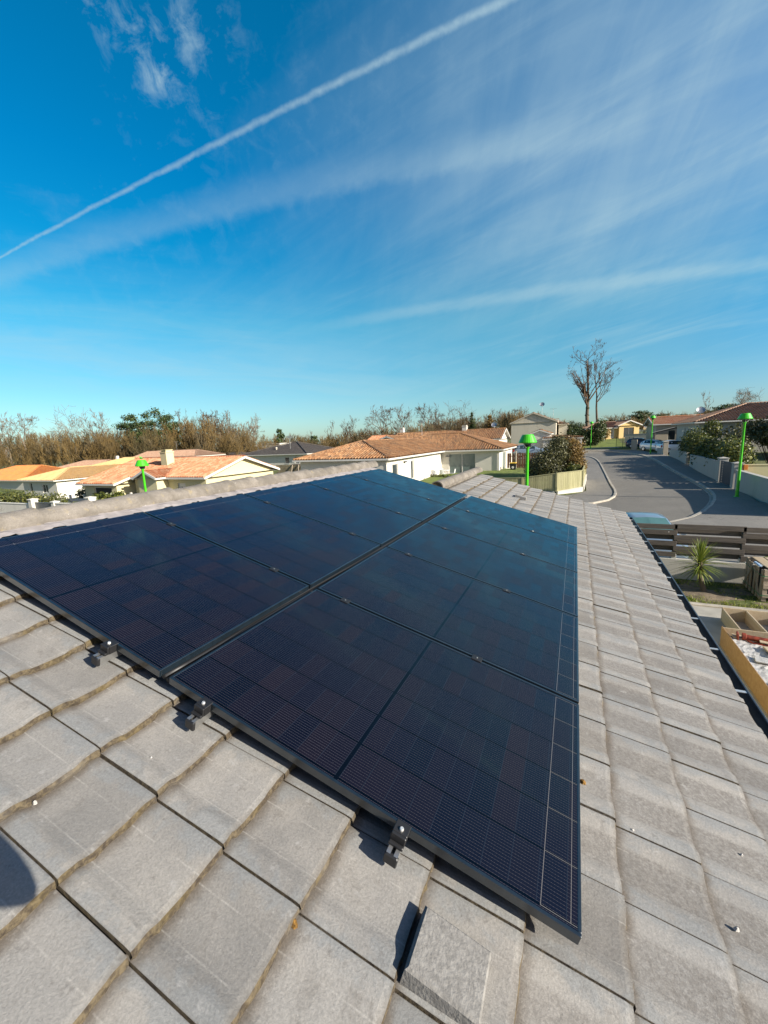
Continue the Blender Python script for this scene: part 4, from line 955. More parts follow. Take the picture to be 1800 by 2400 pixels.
        if kind == 'door':
            g.build('door_leaf', fm, fo); g2 = MB(); m_ = s0 + w * .32; g2.quad(P(m_, z0 + .4, .10), P(m_ + .16, z0 + .4, .10), P(m_ + .16, z1 - .3, .10), P(m_, z1 - .3, .10)); g2.v = [tuple(Vector(q) + s.inv) for q in g2.v]; g2.build('pane', M_PANE, fo)
        elif kind == 'garage': g.build('pane', M_DARK, fo)  # flat dark sheet standing in for the shade inside the open garage
        elif kind == 'shut':
            for k in range(int((z1 - z0 - .12) / .06)):
                pass
            g.build('shutter', s.trim, fo)
        else: g.build('pane', M_SLIDE if kind == 'slide' else M_PANE, fo)
    def chimney(s, x, y, z0, z1, w=.5):
        mb = MB(); mb.box((x - w / 2, y - w / 2, z0), (x + w / 2, y + w / 2, z1)); mb.box((x - w / 2 - .05, y - w / 2 - .05, z1 + .002), (x + w / 2 + .05, y + w / 2 + .05, z1 + .08))
        for a in (-1, 1): mb.box((x + a * w * .38 - .05, y - w * .4, z1 + .081), (x + a * w * .38 + .05, y + w * .4, z1 + .2))
        mb.box((x - w / 2, y - w / 2, z1 + .201), (x + w / 2, y + w / 2, z1 + .25)); s._put(mb, 'chimney', s.wall)
    def antenna(s, x, y, z0, h, kind='yagi'):
        mb = MB(); mb.tube([(x, y, z0), (x, y, z0 + h)], .025, 6)
        if kind == 'dish':
            M_ = Matrix.Translation((x, y - .15, z0 + h)) @ Matrix.Rotation(rad(65), 4, 'X'); mb.lathe([(0, 0), (.2, .02), (.36, .07), (.42, .11), (.36, .08), (.2, .03), (0, .01)], 16, (0, 0, 0), M_); mb.tube([(x, y - .15, z0 + h), (x, y - .6, z0 + h - .05)], .015, 5)
        elif kind == 'bar':
            mb.box((x - .5, y - .02, z0 + h), (x + .5, y + .02, z0 + h + .04))
            for k in range(-2, 3): mb.box((x + k * .22 - .015, y - .3, z0 + h + .045), (x + k * .22 + .015, y + .3, z0 + h + .075)); mb.box((x + k * .22 - .05, y - .02, z0 + h + .08), (x + k * .22 + .05, y, z0 + h + .42))
        else:
            mb.box((x - .6, y - .015, z0 + h - .05), (x + .6, y + .015, z0 + h - .02))
            for k in range(-5, 6): mb.box((x + k * .11 - .01, y - .22, z0 + h - .019), (x + k * .11 + .01, y + .22, z0 + h))
        s._put(mb, 'antenna', M_ALU)
    def done(s):
        s._put(s.W, 'wall', s.wall); s._put(s.T, 'eaves_trim', s.trim)

# white V-shaped house beyond the road
h = House('white_house', 'white single-storey house with brown canal tiles and a wide sliding door, beyond the road', 'house', (-9.5, 36, .5), M_WHITE, M_TBROWN)
h.wing(-17.8, -9.2, 26.7, 45, 3.1, .4, .3, 'y', ('hip', 'open'), ops={'E': [('win', 1.2, 2.35, 1.0, 2.55), ('win', 5.2, 5.9, 1.0, 2.6)], 'S': [('win', 2.5, 3.7, 1.4, 2.5)]})
h.wing(-18.5, -3.2, 41.0, 52.4, 3.1, .5, .3, 'x', ('hip', 'hip'), ops={'S': [('door', 6.15, 7.15, .55, 2.75), ('slide', 9.3, 12.1, .55, 2.75)], 'E': [('slide', 2.1, 4.3, .6, 2.7), ('win', 6.8, 8, 1.2, 2.4)]})
mb = MB(); mb.tube([(-9.35, 26.85, 2.98), (-9.5, 27.05, 2.8), (-9.55, 27.1, 2.6), (-9.55, 27.1, .4)], .045, 8); mb.tube([(-3.45, 41.15, 2.98), (-3.62, 41.32, 2.8), (-3.62, 41.32, .5)], .045, 8); h._put(mb, 'downpipe', M_TRIM)
mb = MB(); mb.box((-9.1, 41.2, 2.45), (-8.6, 41.396, 2.55)); mb.box((-9.59, 30.6, 2.55), (-9.4, 31.0, 2.66)); h._put(mb, 'wall_lamp', M_GREYTRIM)
h.done()
# house right behind it
h = House('beige_house', 'house with a long brown tile ridge and white gable, behind the white V-shaped house', 'house', (-10, 64, 1), M_WHITE, M_TBROWN)
h.wing(-24, -6.3, 59.6, 68.4, 4.0, 1.2, .33, 'x', ('gable', 'gable')); h.chimney(-12.6, 64, 5.0, 6.0, .7); h.antenna(-19.2, 62.5, 4.8, 2.2, 'bar')
h.wing(-25.5, -19.8, 56.2, 64, 4.05, 1.2, .33, 'y', ('gable', 'open')); h.antenna(-8.4, 66, 5.2, .9, 'dish'); h.done()
h = House('coral_house', 'low coral-tiled house with a pale chimney, left behind the white V-shaped house', 'house', (-27, 72, 1), M_WHITE, M_TCORAL); h.wing(-33, -24, 68, 77, 4.0, 1.2, .3, 'x', ('gable', 'gable')); h.chimney(-26.6, 72.3, 5.2, 6.4, .7); h.done()
# dark roof house
h = House('dark_roof_house', 'house with a dark hipped roof and a bar antenna, left of the white V-shaped house', 'house', (-43, 60, 1), M_WHITE, M_TDARK)
h.wing(-50.6, -36.2, 54.6, 68, 2.85, .2, .285, 'x', ('hip', 'hip'), tw=.3, flat=True, ops={'S': [('win', 9.2, 10.1, 1.3, 2.3), ('win', 11.2, 12.1, 1.3, 2.3)]}); h.antenna(-41.5, 57.4, 3.6, 1.9, 'bar')
mb = MB(); mb.lathe([(.13, 0), (.13, .3), (.2, .32), (.2, .4), (.12, .52), (0, .54)], 10, (-44.4, 57.2, 3.5)); h._put(mb, 'vent_pipe', M_GREYR); h.done()
# yellow gable house on the left
h = House('yellow_house', 'pale yellow house with coral roof, gabled porch and chimney, behind the left lamp', 'house', (-27, 25, -.5), M_CREAM, M_TCORAL)
h.wing(-31.4, -22.2, 21.5, 30.2, 2.2, -.5, .31, 'x', ('open', 'gable'), ops={'S': [('door', 5.2, 6.1, -.4, 1.7), ('win', 7.1, 7.75, -.1, 1.6)], 'E': [('win', 5.6, 6.0, .4, .85)]})
h.wing(-36.2, -31.0, 20.1, 31.6, 1.79, -.6, .31, 'x', ('gable', 'gable'), ops={'S': [('garage', 1.3, 3.7, -.5, 1.45)]}); h.wing(-29.3, -26.6, 20.6, 25, 2.24, -.5, .42, 'y', ('gable', 'open'), ov=.25)
h.chimney(-29.6, 24.2, 2.9, 4.15, .75); h.done()
# sand coloured hip roof house
h = House('sand_roof_house', 'cream house with a large sand-yellow hipped roof, at the left edge', 'house', (-62, 36, -1.5), M_WHITE, M_TTAN)
h.wing(-66, -57.2, 28.8, 42, 1.1, -1.6, .3, 'y', ('hip', 'open'), ops={'S': [('win', 1.6, 2.2, -.9, .7), ('twin', 4.6, 5.9, -.6, .5)], 'E': [('win', 3, 3.9, -.5, .5)]})
h.wing(-74, -56.5, 37.4, 52, 1.1, -1.6, .3, 'x', ('hip', 'hip')); h.done()
h = House('orange_roof_house', 'house with a bright orange hipped roof, leftmost behind the palm', 'house', (-88, 40, -1.6), M_WHITE, M_TORANGE); h.wing(-97, -77, 34, 46, .5, -1.8, .34, 'x', ('hip', 'hip')); h.done()
h = House('rose_roof_house', 'rose-tiled house showing only its roof behind the sand-yellow one', 'house', (-88, 54, -1.6), M_WHITE, M_TPINK); h.wing(-98, -80, 48, 58, 1.15, -1.6, .32, 'x', ('hip', 'hip')); h.chimney(-83.6, 54, 2.2, 3.3, .5); h.done()
h = House('white_gable_house', 'white house with long rose roof and TV aerial, at the edge of the wood', 'house', (-78, 64, 0), M_WHITE, M_TPINK); h.wing(-86.5, -66.6, 59, 67, 2.9, -.5, .3, 'x', ('gable', 'hip'), ops={'S': [('win', 12.5, 13.5, .4, 1.9), ('twin', 15, 17, .4, 1.9)], 'W': [('win', 3, 3.6, 1.2, 2.2)]}); h.antenna(-76, 62.5, 3.8, 2.2); h.done()
h = House('low_roof_house', 'low brown roof with a white gable between the wood and the left lamp', 'house', (-92, 56, -.6), M_WHITE, M_TPINK); h.wing(-79, -70, 50.5, 56.5, 1.75, -1, .3, 'x', ('gable', 'gable')); h.wing(-74.5, -71, 49.6, 53, 1.7, -1, .35, 'y', ('gable', 'open')); h.done()
h = House('black_roof_house', 'house with a low black roof in front of the wood, right of the chimney', 'house', (-75, 72, 0), M_WHITE, M_TDARK); h.wing(-83, -64, 68, 77, 2.2, -.6, .22, 'x', ('hip', 'hip'), flat=True, tw=.3); h.done()
h = House('flat_white_building', 'flat-topped white building glimpsed at the foot of the wood', 'building', (-70, 92, 0), M_WHITE, M_CONC)
mb = MB(); mb.box((-78, 90, -1), (-70, 96, 4.7)); mb.box((-78.1, 89.9, 4.702), (-69.9, 96.1, 4.9)); mb.box((-83, 90, -1), (-79.5, 95, 4.6)); h.W.add(mb.v, mb.f); mb = MB(); mb.box((-76.5, 89.95, 2.6), (-75, 89.99, 3.7)); mb.box((-73.5, 89.95, 2.6), (-72, 89.99, 3.7)); h._put(mb, 'window', M_PANE); h.done()
# tall grey gable, its white outbuilding
h = House('grey_gable_house', 'tall house with a weathered grey windowless gable and dish, right of centre', 'house', (-3.6, 85, 1.6), M_GREYR, M_TBROWN, M_GREYR)
h.wing(-7.9, .2, 79.6, 92, 6.55, 1.5, .42, 'y', ('gable', 'gable'), ov=.2); h.antenna(-2.6, 83, 8.1, 1.7, 'dish'); h.antenna(-.9, 88, 7.2, 2.0)
h.wing(.2, 1.9, 83, 93, 6.1, 1.5, .2, 'x', ('open', 'hip'), ov=.15); h.done()
h = House('white_outbuilding', 'low white outbuilding with a small tiled gable in front of the grey gable', 'outbuilding', (-1.2, 68, 1.5), M_WHITE, M_TBROWN)
h.wing(-3.2, -.1, 66, 72, 4.45, 1.4, .36, 'y', ('gable', 'gable'), ov=.12, ops={'S': [('win', 2.0, 2.6, 2.6, 3.2)]}); h.wing(-1.2, 4.2, 65, 70, 3.7, 1.4, .12, 'x', ('open', 'hip'), ov=.1); h.done()
# ochre house at the end of the street
h = House('ochre_house', 'ochre house with white verge and rose roof across the lawn at the street end', 'house', (11, 98, 2.9), M_YELL, M_TPINK)
h.wing(10.6, 15.2, 96.6, 108, 5.45, 2.9, .42, 'y', ('gable', 'gable'), ov=.35, ops={'S': [('twin', .9, 2.9, 3.0, 5.0, M_GREYTRIM)]})
h.wing(4.4, 12, 97.2, 105, 5.1, 2.9, .3, 'x', ('hip', 'open'), ov=.4, ops={'S': [('door', 4.8, 5.5, 2.95, 5.0)]}); h.done(); h.e.rotation_euler.z = rad(20)
# salmon roofed house, right of the street end
h = House('salmon_house', 'long house with a salmon tile roof behind the parked white cars', 'house', (17, 74, 2), M_BEIGE, M_TCORAL)
h.wing(13.3, 27, 69.5, 79, 5.1, 2.0, .22, 'x', ('gable', 'gable'), flat=True, ops={'S': [('win', 1.5, 2.4, 2.8, 4.2), ('door', 3.6, 4.6, 2.2, 4.3)]}); h.done()
# big tiled roof on the right
h = House('brown_roof_house', 'house with a big striped brown hipped roof, behind the hedge on the right', 'house', (22, 62, 2), M_GWHITE, M_TPINK)
h.wing(15.1, 34, 55, 67, 5.0, 1.6, .31, 'x', ('hip', 'hip'), tw=.3, ov=.5, ops={'W': [('win', 4.5, 4.95, 2.9, 4.4, M_GREYTRIM), ('win', 7.4, 8.1, 2.9, 4.4, M_GREYTRIM)]}); h.antenna(16.6, 60, 5.5, .9, 'dish'); h.done()
h = House('right_wing_house', 'tan roof edge with white fascia peeking over the small tree, far right', 'house', (25, 48, 1.6), M_BEIGE, M_TBROWN); h.wing(21.2, 30, 47, 53.5, 4.9, 1.6, .31, 'y', ('gable', 'open')); h.done()

# ------------------------------------------------------------------ street lamps
def lamp_template(label):
    e = empty('street_lamp', label, 'street lamp', group='green street lamps along the road')
    mb = MB(); mb.lathe([(.085, -.3), (.085, .12), (.075, .5), (.062, 2.0), (.052, 3.93), (.07, 3.98), (.085, 4.03)], 18); mb.lathe([(.14, 0.0), (.14, .02), (.085, .03)], 18); mb.build('pole', M_GREEN, e, smooth=True)
    mb = MB(); mb.lathe([(.085, 4.03), (.12, 4.06), (.125, 4.16), (.10, 4.18)], 18); mb.build('lamp_holder', M_BLACK, e, smooth=True)
    mb = MB(); mb.lathe([(.30, 4.17), (.315, 4.175), (.32, 4.20), (.205, 4.45), (.18, 4.475), (0.0, 4.482)], 24); mb.lathe([(.305, 4.172), (.19, 4.43), (0, 4.44)], 24); hd = mb.build('lamp_shade', M_GREEN, e, smooth=False)
    mb = MB()
    for k in range(3): a = 2 * math.pi * k / 3 + .4; mb.tube([(.08 * math.cos(a), .08 * math.sin(a), 4.0), (.3 * math.cos(a), .3 * math.sin(a), 4.185)], .011, 6)
    mb.build('strut', M_STEEL, e); mb = MB(); mb.lathe([(0, 4.09), (.13, 4.12), (.15, 4.2), (.12, 4.3), (0, 4.32)], 16); mb.build('bulb_cover', M_SLIDE, hd, smooth=True)
    return e
lamp0 = lamp_template('lime green mushroom lamp beside the low white wall at the right edge')
lamp0.location = (11.45, 27.3, ht(11.45, 27.3) + .12)
P = atd(1237, 1018, 14.9); P4 = (11.5, 57.5); P3 = (5.6, 76.5); PL_ = atd(331, 1078, 20.7)
for (x, y, z), lab in (((P[0], P[1], P[2] - 4.48), 'lime green mushroom lamp standing before the pale green board fence'), ((P4[0], P4[1], ht(*P4) + .1), 'lime green lamp on the pavement before the parked white cars'),
                       ((P3[0], P3[1], ht(*P3)), 'small far lime green lamp on the grass by the tall bare trees'), ((PL_[0], PL_[1], PL_[2] - 4.48), 'lime green lamp with a green bird on top, before the pale yellow house')):
    c = copy_tree(lamp0); c.location = (x, y, z); c['label'] = lab; c.rotation_euler.z = x
# the little green bird on the left lamp
mb = MB(); mb.lathe([(0, -.10), (.035, -.07), (.05, 0), (.035, .06), (0, .09)], 10, (0, 0, 0), Matrix.Rotation(rad(75), 4, 'Y')); mb.lathe([(0, -.035), (.032, -.015), (.034, .015), (0, .035)], 10, (-.075, 0, .055)); mb.tube([(-.105, 0, .055), (-.135, 0, .05)], [.012, .002], 6); mb.tube([(.07, 0, -.02), (.19, 0, -.045)], [.022, .008], 6); mb.tube([(0, .015, -.04), (0, .015, -.085)], .005, 5); mb.tube([(0, -.015, -.04), (0, -.015, -.085)], .005, 5)
o = mb.build('bird', mat_plain('green_feathers', (0.10, 0.45, 0.06), 0.7), smooth=True); o.location = (PL_[0], PL_[1], PL_[2] + .10); tag(o, 'small green bird perched on top of the left lamp', 'bird')

# ------------------------------------------------------------------ cars
def car_template(name, label, paint):
    """hatchback, nose towards -Y, 4.1 m long"""
    e = empty(name, label, 'car'); hl = 2.05
    st = [  # y, half width, sill, bumper/waist, belt, roof z, roof half width
        (-2.05, .62, .32, .50, .60, .62, .50), (-1.98, .76, .22, .52, .70, .73, .62), (-1.75, .84, .18, .58, .80, .85, .70), (-1.25, .87, .18, .62, .88, .95, .74), (-.85, .87, .18, .64, .94, 1.02, .74),
        (-.40, .87, .18, .66, .96, 1.28, .66), (.0, .87, .18, .66, .97, 1.44, .60), (.6, .87, .18, .67, .98, 1.49, .59), (1.2, .87, .18, .69, 1.0, 1.46, .58), (1.65, .86, .2, .71, 1.02, 1.36, .56), (1.92, .82, .25, .72, 1.03, 1.10, .62), (2.03, .74, .32, .62, .86, .90, .60), (2.06, .66, .36, .58, .72, .74, .56)]
    V = []; F = []
    for y, w, s_, wa, b, r, rw in st: V += [(0, y, s_), (w * .9, y, s_), (w, y, (s_ + wa) / 2), (w, y, wa), (w * .965, y, b), (rw, y, r), (rw * .6, y, r + .025), (0, y, r + .035)]
    n = 8
    for i in range(len(st) - 1):
        for k in range(n - 1): F.append((i * n + k, (i + 1) * n + k, (i + 1) * n + k + 1, i * n + k + 1))
    F.append(tuple(range(n))); F.append(tuple(range((len(st) - 1) * n + n - 1, (len(st) - 1) * n - 1, -1)))
    o = len(V); Vm = [(-x, y, z) for x, y, z in V]; Fm = [tuple(q + o for q in reversed(f)) for f in F]
    mb = MB(); mb.add(V + Vm, F + Fm); body = mb.build('body', paint, e, smooth=True)
    def strip_(i0, i1, k0, k1, nm, out=.012, inset=.1):
        mb = MB()
        for sgn in (1, -1):
            for i in range(i0, i1):
                a, b, c, d = (Vector(V[q]) for q in (i * n + k0, (i + 1) * n + k0, (i + 1) * n + k1, i * n + k1)); nn = (b - a).cross(d - a).normalized(); nn = nn if nn.x > 0 else -nn
                lo, hi = inset, 1 - inset * .8; q = [a.lerp(d, lo), b.lerp(c, lo), b.lerp(c, hi), a.lerp(d, hi)]
                q = [p + nn * out for p in q]; q = [Vector((p.x * sgn, p.y, p.z)) for p in q]; mb.add(q, [(0, 1, 2, 3)])
        return mb.build(nm, M_TEAL, e)
    strip_(5, 7, 4, 5, 'side_window'); strip_(7, 9, 4, 5, 'side_window')
    def glass(i0, i1, nm):
        mb = MB()
        y0, y1 = st[i0], st[i1]; q = []
        rows = range(i0, i1 + 1); VV = []; lst = list(rows)
        for i in lst:
            y, w, s_, wa, b, r, rw = st[i]
            for f in (-.92, -.5, 0, .5, .92): VV.append((f * rw, y, r + .035 * (1 - abs(f)) + .016))
        mb.add(VV, [(i * 5 + k, i * 5 + k + 1, (i + 1) * 5 + k + 1, (i + 1) * 5 + k) for i in range(len(lst) - 1) for k in range(4)]); return mb.build(nm, M_TEAL, e)
    sc_ = glass(4, 6, 'windscreen'); glass(9, 10, 'rear_window')
    sc_.data.materials[0] = M_SCREEN
    for sx in (-1, 1):
        for yy in (-1.28, 1.28):
            R_ = Matrix.Translation((sx * .80, yy, .31)) @ Matrix.Rotation(rad(90), 4, 'Y'); mb = MB(); mb.lathe([(.19, -.1), (.29, -.1), (.315, -.06), (.315, .06), (.29, .1), (.19, .1)], 20, (0, 0, 0), R_); wh = mb.build('tyre', M_BLACK, e, smooth=True)
            mb = MB(); mb.lathe([(0, sx * .07), (.06, sx * .085), (.19, sx * .09), (.2, 0), (0, 0)], 14, (0, 0, 0), R_); mb.build('rim', M_STEEL, wh)
        mb = MB(); mb.bbox((sx * .64 - .14, -2.0, .58), (sx * .64 + .14, -1.86, .72), .03); mb.build('headlight', M_SLIDE, e); mb = MB(); mb.bbox((sx * .70 - .1, 1.9, .72), (sx * .70 + .1, 2.05, .98), .03); mb.build('tail_light', mat_tail, e)
        mb = MB(); mb.bbox((sx * .98 - .09, -.62, .95), (sx * .98 + .09, -.5, 1.07), .03); mb.build('wing_mirror', paint, e)
    mb = MB(); mb.box((-.26, -2.075, .36), (.26, -2.05, .46)); mb.build('number_plate', M_TRIM, e)
    mb = MB(); mb.box((-.55, -2.06, .24), (.55, -2.04, .34)); mb.build('grille', M_BLACK, e)
    return e
mat_tail = mat_plain('red_tail_light', (0.35, 0.01, 0.01), 0.25)
M_SCREEN = mat_glass('tinted_windscreen', (0.07, 0.15, 0.145), 0.1)
def paint(name, c): return mat_plain(name, c, 0.3, 0.1, 0.03, 2, coat=0.8)
def park(e, x, y, rz, z=None, sc=1.0):
    e.location = (x, y, ht(x, y) + .04 if z is None else z); e.rotation_euler = (0, 0, rad(rz)); e.scale = (sc,) * 3
P_WHITE = paint('white_car_paint', (0.78, 0.79, 0.80)); P_SILV = paint('silver_blue_car_paint', (0.16, 0.21, 0.27)); P_DARK = paint('dark_blue_car_paint', (0.03, 0.05, 0.09))
c1 = car_template('parked_car', 'blue-grey car with a paper behind its windscreen, behind the dark board fence', P_SILV); park(c1, 5.72, 15.75, 6, -.03, .95); c1.scale = (.97, .86, .93)
mb = MB(); mb.box((-.46, -.60, 1.185), (-.16, -.46, 1.262), None); pv = mb.build('paper_sheet', M_TRIM); D.objects.remove(pv)
mb = MB(); mb.add([(-.42, -.66, 1.17), (-.12, -.66, 1.19), (-.12, -.52, 1.27), (-.42, -.52, 1.25)], [(0, 1, 2, 3)]); mb.build('paper_sheet', M_TRIM, c1)
c2 = car_template('parked_car', 'white hatchback seen from the front, left of the other white car on the drive', P_WHITE); park(c2, 13.35, 66.0, 40)
c3 = car_template('parked_car', 'white car half hidden by the hedge, right one of the two white cars', P_WHITE); park(c3, 14.3, 58.6, 105, ht(14.3, 58.6) + .1)
c4 = car_template('parked_car', 'silver estate car behind the brown plank fence', P_SILV); park(c4, -1.5, 51.5, 96, 1.72)
c5 = car_template('parked_car', 'small white car right of the far ochre house', P_WHITE); park(c5, 18.2, 101, 70, 4.1)
c6 = car_template('parked_car', 'dark blue car in the shade beside the green mesh gate', P_DARK); park(c6, 12.6, 74.5, 80)

# ------------------------------------------------------------------ garden below the eaves
mb = MB(); mb.box((4.3, 3.5, -.02), (12, 10.85, .045)); struct(mb, 'patio', M_CONC)
mb = MB(); mb.bbox((4.3, 10.853, -.05), (12, 11.0, .085), .01); struct(mb, 'kerb', M_KERB)
mb = MB(); V = []
struct_soil = mat_plain('bare_soil', (0.17, 0.13, 0.085), 1.0, 0, 0.3, 5, 0.8, 40)
mb = MB(); gxs = np.linspace(4.3, 12, 45); gys = np.linspace(11.0, 12.95, 14); mb.add([(a, b, .012 + .02 * math.sin(a * 5 + b * 3) * math.sin(b * 7) + .07 * math.exp(-((a - 6.5) ** 2 + (b - 12.03) ** 2) / .1)) for b in gys for a in gxs], [(j * 45 + i, j * 45 + i + 1, (j + 1) * 45 + i + 1, (j + 1) * 45 + i) for j in range(13) for i in range(44)]); struct(mb, 'soil', struct_soil, smooth=True)
rs = np.random.RandomState(8); n = 16000; gxr = rs.uniform(4.4, 11.5, n); gyr = rs.uniform(11.02, 12.92, n)
patch = np.sin(gxr * 2.3 + 1.0) * np.sin(gyr * 5.0 + gxr) + 0.9 * np.sin(gxr * 7.1) * np.sin(gyr * 9.3); front_ = np.exp(-((gyr - 11.2) / .3) ** 2) + 0.8 * np.exp(-((gyr - 12.75) / .25) ** 2); keep = (patch * .5 + front_ * 1.3 + rs.normal(0, .35, n) > .55) & ((gxr - 6.5) ** 2 + (gyr - 12.0) ** 2 > .12)
gxr, gyr = gxr[keep], gyr[keep]; n = len(gxr); hh = rs.uniform(.03, .085, n); an = rs.uniform(0, 6.28, n); w_ = .008; dx_ = np.cos(an) * w_; dy_ = np.sin(an) * w_; lx = rs.normal(0, .025, n); ly = rs.normal(0, .025, n)
V = np.zeros((n, 4, 3)); V[:, 0] = np.c_[gxr - dx_, gyr - dy_, np.full(n, .0)]; V[:, 1] = np.c_[gxr + dx_, gyr + dy_, np.full(n, .0)]; V[:, 2] = np.c_[gxr + lx + dx_ * .3, gyr + ly + dy_ * .3, hh]; V[:, 3] = np.c_[gxr + lx - dx_ * .3, gyr + ly - dy_ * .3, hh]
o = mesh_np('grass', V.reshape(-1, 3), np.arange(4 * n).reshape(n, 4), M_GRASS); tag(o, 'tufts of short grass in the soil strip below the dark fence', 'grass', kind='stuff')
wl = empty('garden_wall', 'low pale rendered wall under the dark board fence', 'wall', (8, 13.15, 0)); mb = MB(); mb.bbox((-3.6, -.08, -.2), (4, .10, .62), .012); mb.build('wall_body', M_GWHITE, wl)
M_FENCE = mat_wood('weathered_grey_boards', (0.06, 0.048, 0.04), (0.15, 0.125, 0.10), 'x')
fn = empty('board_fence', 'weathered dark fence of staggered horizontal boards on the low wall', 'fence', (6, 13.15, .62))
xs = [4.45, 6.05, 7.63, 9.2, 10.8]
for x in xs: mb = MB(); mb.bbox((x - 6 - .045, -.045, .0), (x - 6 + .045, .045, 1.02), .006); mb.build('post', M_FENCE, fn); mb = MB(); mb.bbox((x - 6 - .06, -.06, .0), (x - 6 + .06, .06, .13), .004); mb.build('post_foot', M_STEEL, fn)
for i, (a, b) in enumerate(zip(xs[:-1], xs[1:])):
    for k in range(6):
        frontb = (k + i) % 2 == 0 if k != 5 else True; z = .05 + k * .165; yy = -.075 if frontb else .048; off = (i % 2) * .02
        mb = MB(); mb.bbox((a - 6 - .035, yy, z + off), (b - 6 + .035, yy + .027, z + .148 + off), .004); mb.build('board', M_FENCE, fn)
# sword-leaved plant
def yucca(x, y, label, H=0.55, n=150, L=.62, name='yucca_plant', z=None):
    z = ht(x, y) + .05 if z is None else z; e = empty(name, label, 'plant', (x, y, z)); rnd = random.Random(4)
    mb = MB(); mb.tube([(.06, -.05, -.1), (.03, -.02, .1), (.0, 0, .22), (-.05, .01, .40), (-.07, .02, H)], [.085, .065, .055, .052, .05], 10); mb.build('trunk', M_BARK, e)
    mb = MB(); V = []; F = []
    for i in range(n):
        tt = i / n; pit = rad(88 - 128 * (tt ** 1.25) + rnd.uniform(-10, 10)); az = i * 2.39996 + rnd.uniform(-.2, .2); ln = L * rnd.uniform(.75, 1.1) * (.8 + .3 * math.sin(math.pi * tt)); w = .014 * rnd.uniform(.8, 1.2)
        p = Vector((-.07, .02, H - .05 - tt * .30 + .12)); d = Vector((math.cos(az) * math.cos(pit), math.sin(az) * math.cos(pit), math.sin(pit))); side = Vector((-math.sin(az), math.cos(az), 0)); o = len(V)
        for k in range(6):
            f = k / 5; wd = w * (1.0 if f < .5 else 1.0 - (f - .5) * 1.9); V += [p - side * wd, p + Vector((0, 0, -.004)), p + side * wd]; d = (d + Vector((0, 0, -.07 - .08 * f))).normalized(); p = p + d * ln / 5
        for k in range(5): F += [(o + k * 3, o + k * 3 + 1, o + k * 3 + 4, o + k * 3 + 3), (o + k * 3 + 1, o + k * 3 + 2, o + k * 3 + 5, o + k * 3 + 4)]
    mb.add(V, F); mb.build('leaves', M_YUCCA, e); return e
yc = yucca(6.52, 12.05, 'spiky sword-leaved plant on a bare trunk in the soil below the dark fence', z=.06, H=.82, L=.64, n=190)
# wooden crate
M_PALE = mat_wood('pale_crate_wood', (0.30, 0.235, 0.165), (0.44, 0.37, 0.28), 'x'); M_PLY = mat_wood('chipboard', (0.27, 0.16, 0.065), (0.38, 0.25, 0.125), 'x', .35); M_CARDB = mat_wood('pale_boards', (0.40, 0.31, 0.195), (0.50, 0.42, 0.30), 'y', .5)
cr = empty('wooden_crate', 'slatted wooden crate with green straps standing against the dark fence', 'crate', (7.68, 11.72, .03))
def cb(mb, a, b): mb.bbox(a, b, .004)
Wc, Dc, Hc = 1.5, 1.22, .82
for x in (0, Wc - .09):
    for y in (0, Dc - .09): mb = MB(); cb(mb, (x, y, 0), (x + .09, y + .09, Hc)); mb.build('post', M_PALE, cr)
mb = MB()
for z in (.10, .34, .60): cb(mb, (.0, -.022, z), (Wc, -.001, z + .10))
mb.build('front_slats', M_PALE, cr)
mb = MB()
for k in range(5): y = .10 + k * .215; mb.beam((-.013, y, .02), (-.013, y + (.05 if k % 2 else -.02), Hc - .02), .022, .085, up=(0, 1, 0))
mb.beam((-.034, .06, .06), (-.034, .55, Hc - .08), .02, .08, up=(0, 1, 0)); mb.beam((-.034, 1.15, .06), (-.034, .66, Hc - .08), .02, .08, up=(0, 1, 0)); mb.build('side_slats', M_PALE, cr)
mb = MB()
for k in range(5): cb(mb, (.10 + k * .27, .02, Hc + .001), (.34 + k * .27, Dc - .02, Hc + .022))
mb.build('lid_boards', M_CARDB, cr)
mb = MB(); cb(mb, (.1, .1, .02), (Wc - .1, Dc - .1, Hc - .2)); mb.build('packed_load', M_DARK, cr)
mb = MB()
for z in (.16, .66): mb.box((-.05, -.045, z), (-.046, Dc, z + .014)); mb.box((-.05, -.049, z), (Wc + .02, -.0455, z + .014))
mb.build('strap', mat_plain('green_strap', (0.01, 0.16, 0.06), 0.5), cr)
mb = MB(); mb.bbox((.02, .24, Hc + .003), (.085, .62, Hc + .05), .01); o = mb.build('plastic_bag', mat_plain('blue_white_plastic', (0.35, 0.5, 0.68), 0.3, 0, .3, 12)); o.location = (7.62, 11.72, .03); tag(o, 'crumpled blue and white plastic wrapping on the crate edge', 'bag')
# chipboard case with offcuts
pb = empty('chipboard_case', 'long open chipboard case full of offcuts beside the gutter', 'crate', (6.1, 6.0, .045))
mb = MB(); cb(mb, (0, 0, 0), (.018, 2.75, .40)); mb.build('side_panel', M_PLY, pb); mb = MB(); cb(mb, (1.25, 0, 0), (1.268, 2.75, .40)); mb.build('side_panel', M_PLY, pb)
mb = MB(); cb(mb, (.019, 2.73, 0), (1.249, 2.75, .38)); mb.build('end_panel', M_CARDB, pb); mb = MB(); cb(mb, (.019, .0, 0), (1.249, 2.45, .345)); mb.build('filling', M_CARDB, pb)
M_FOIL = mat_plain('white_film', (0.42, 0.41, 0.39), 0.4, 0, .15, 14, .8, 40)
rnd = random.Random(2); V = []
for j in range(30):
    for i in range(10): V.append((.022 + i * .055 * (1 + .02 * rnd.random()), .35 + j * .068, .352 + rnd.random() * .022))
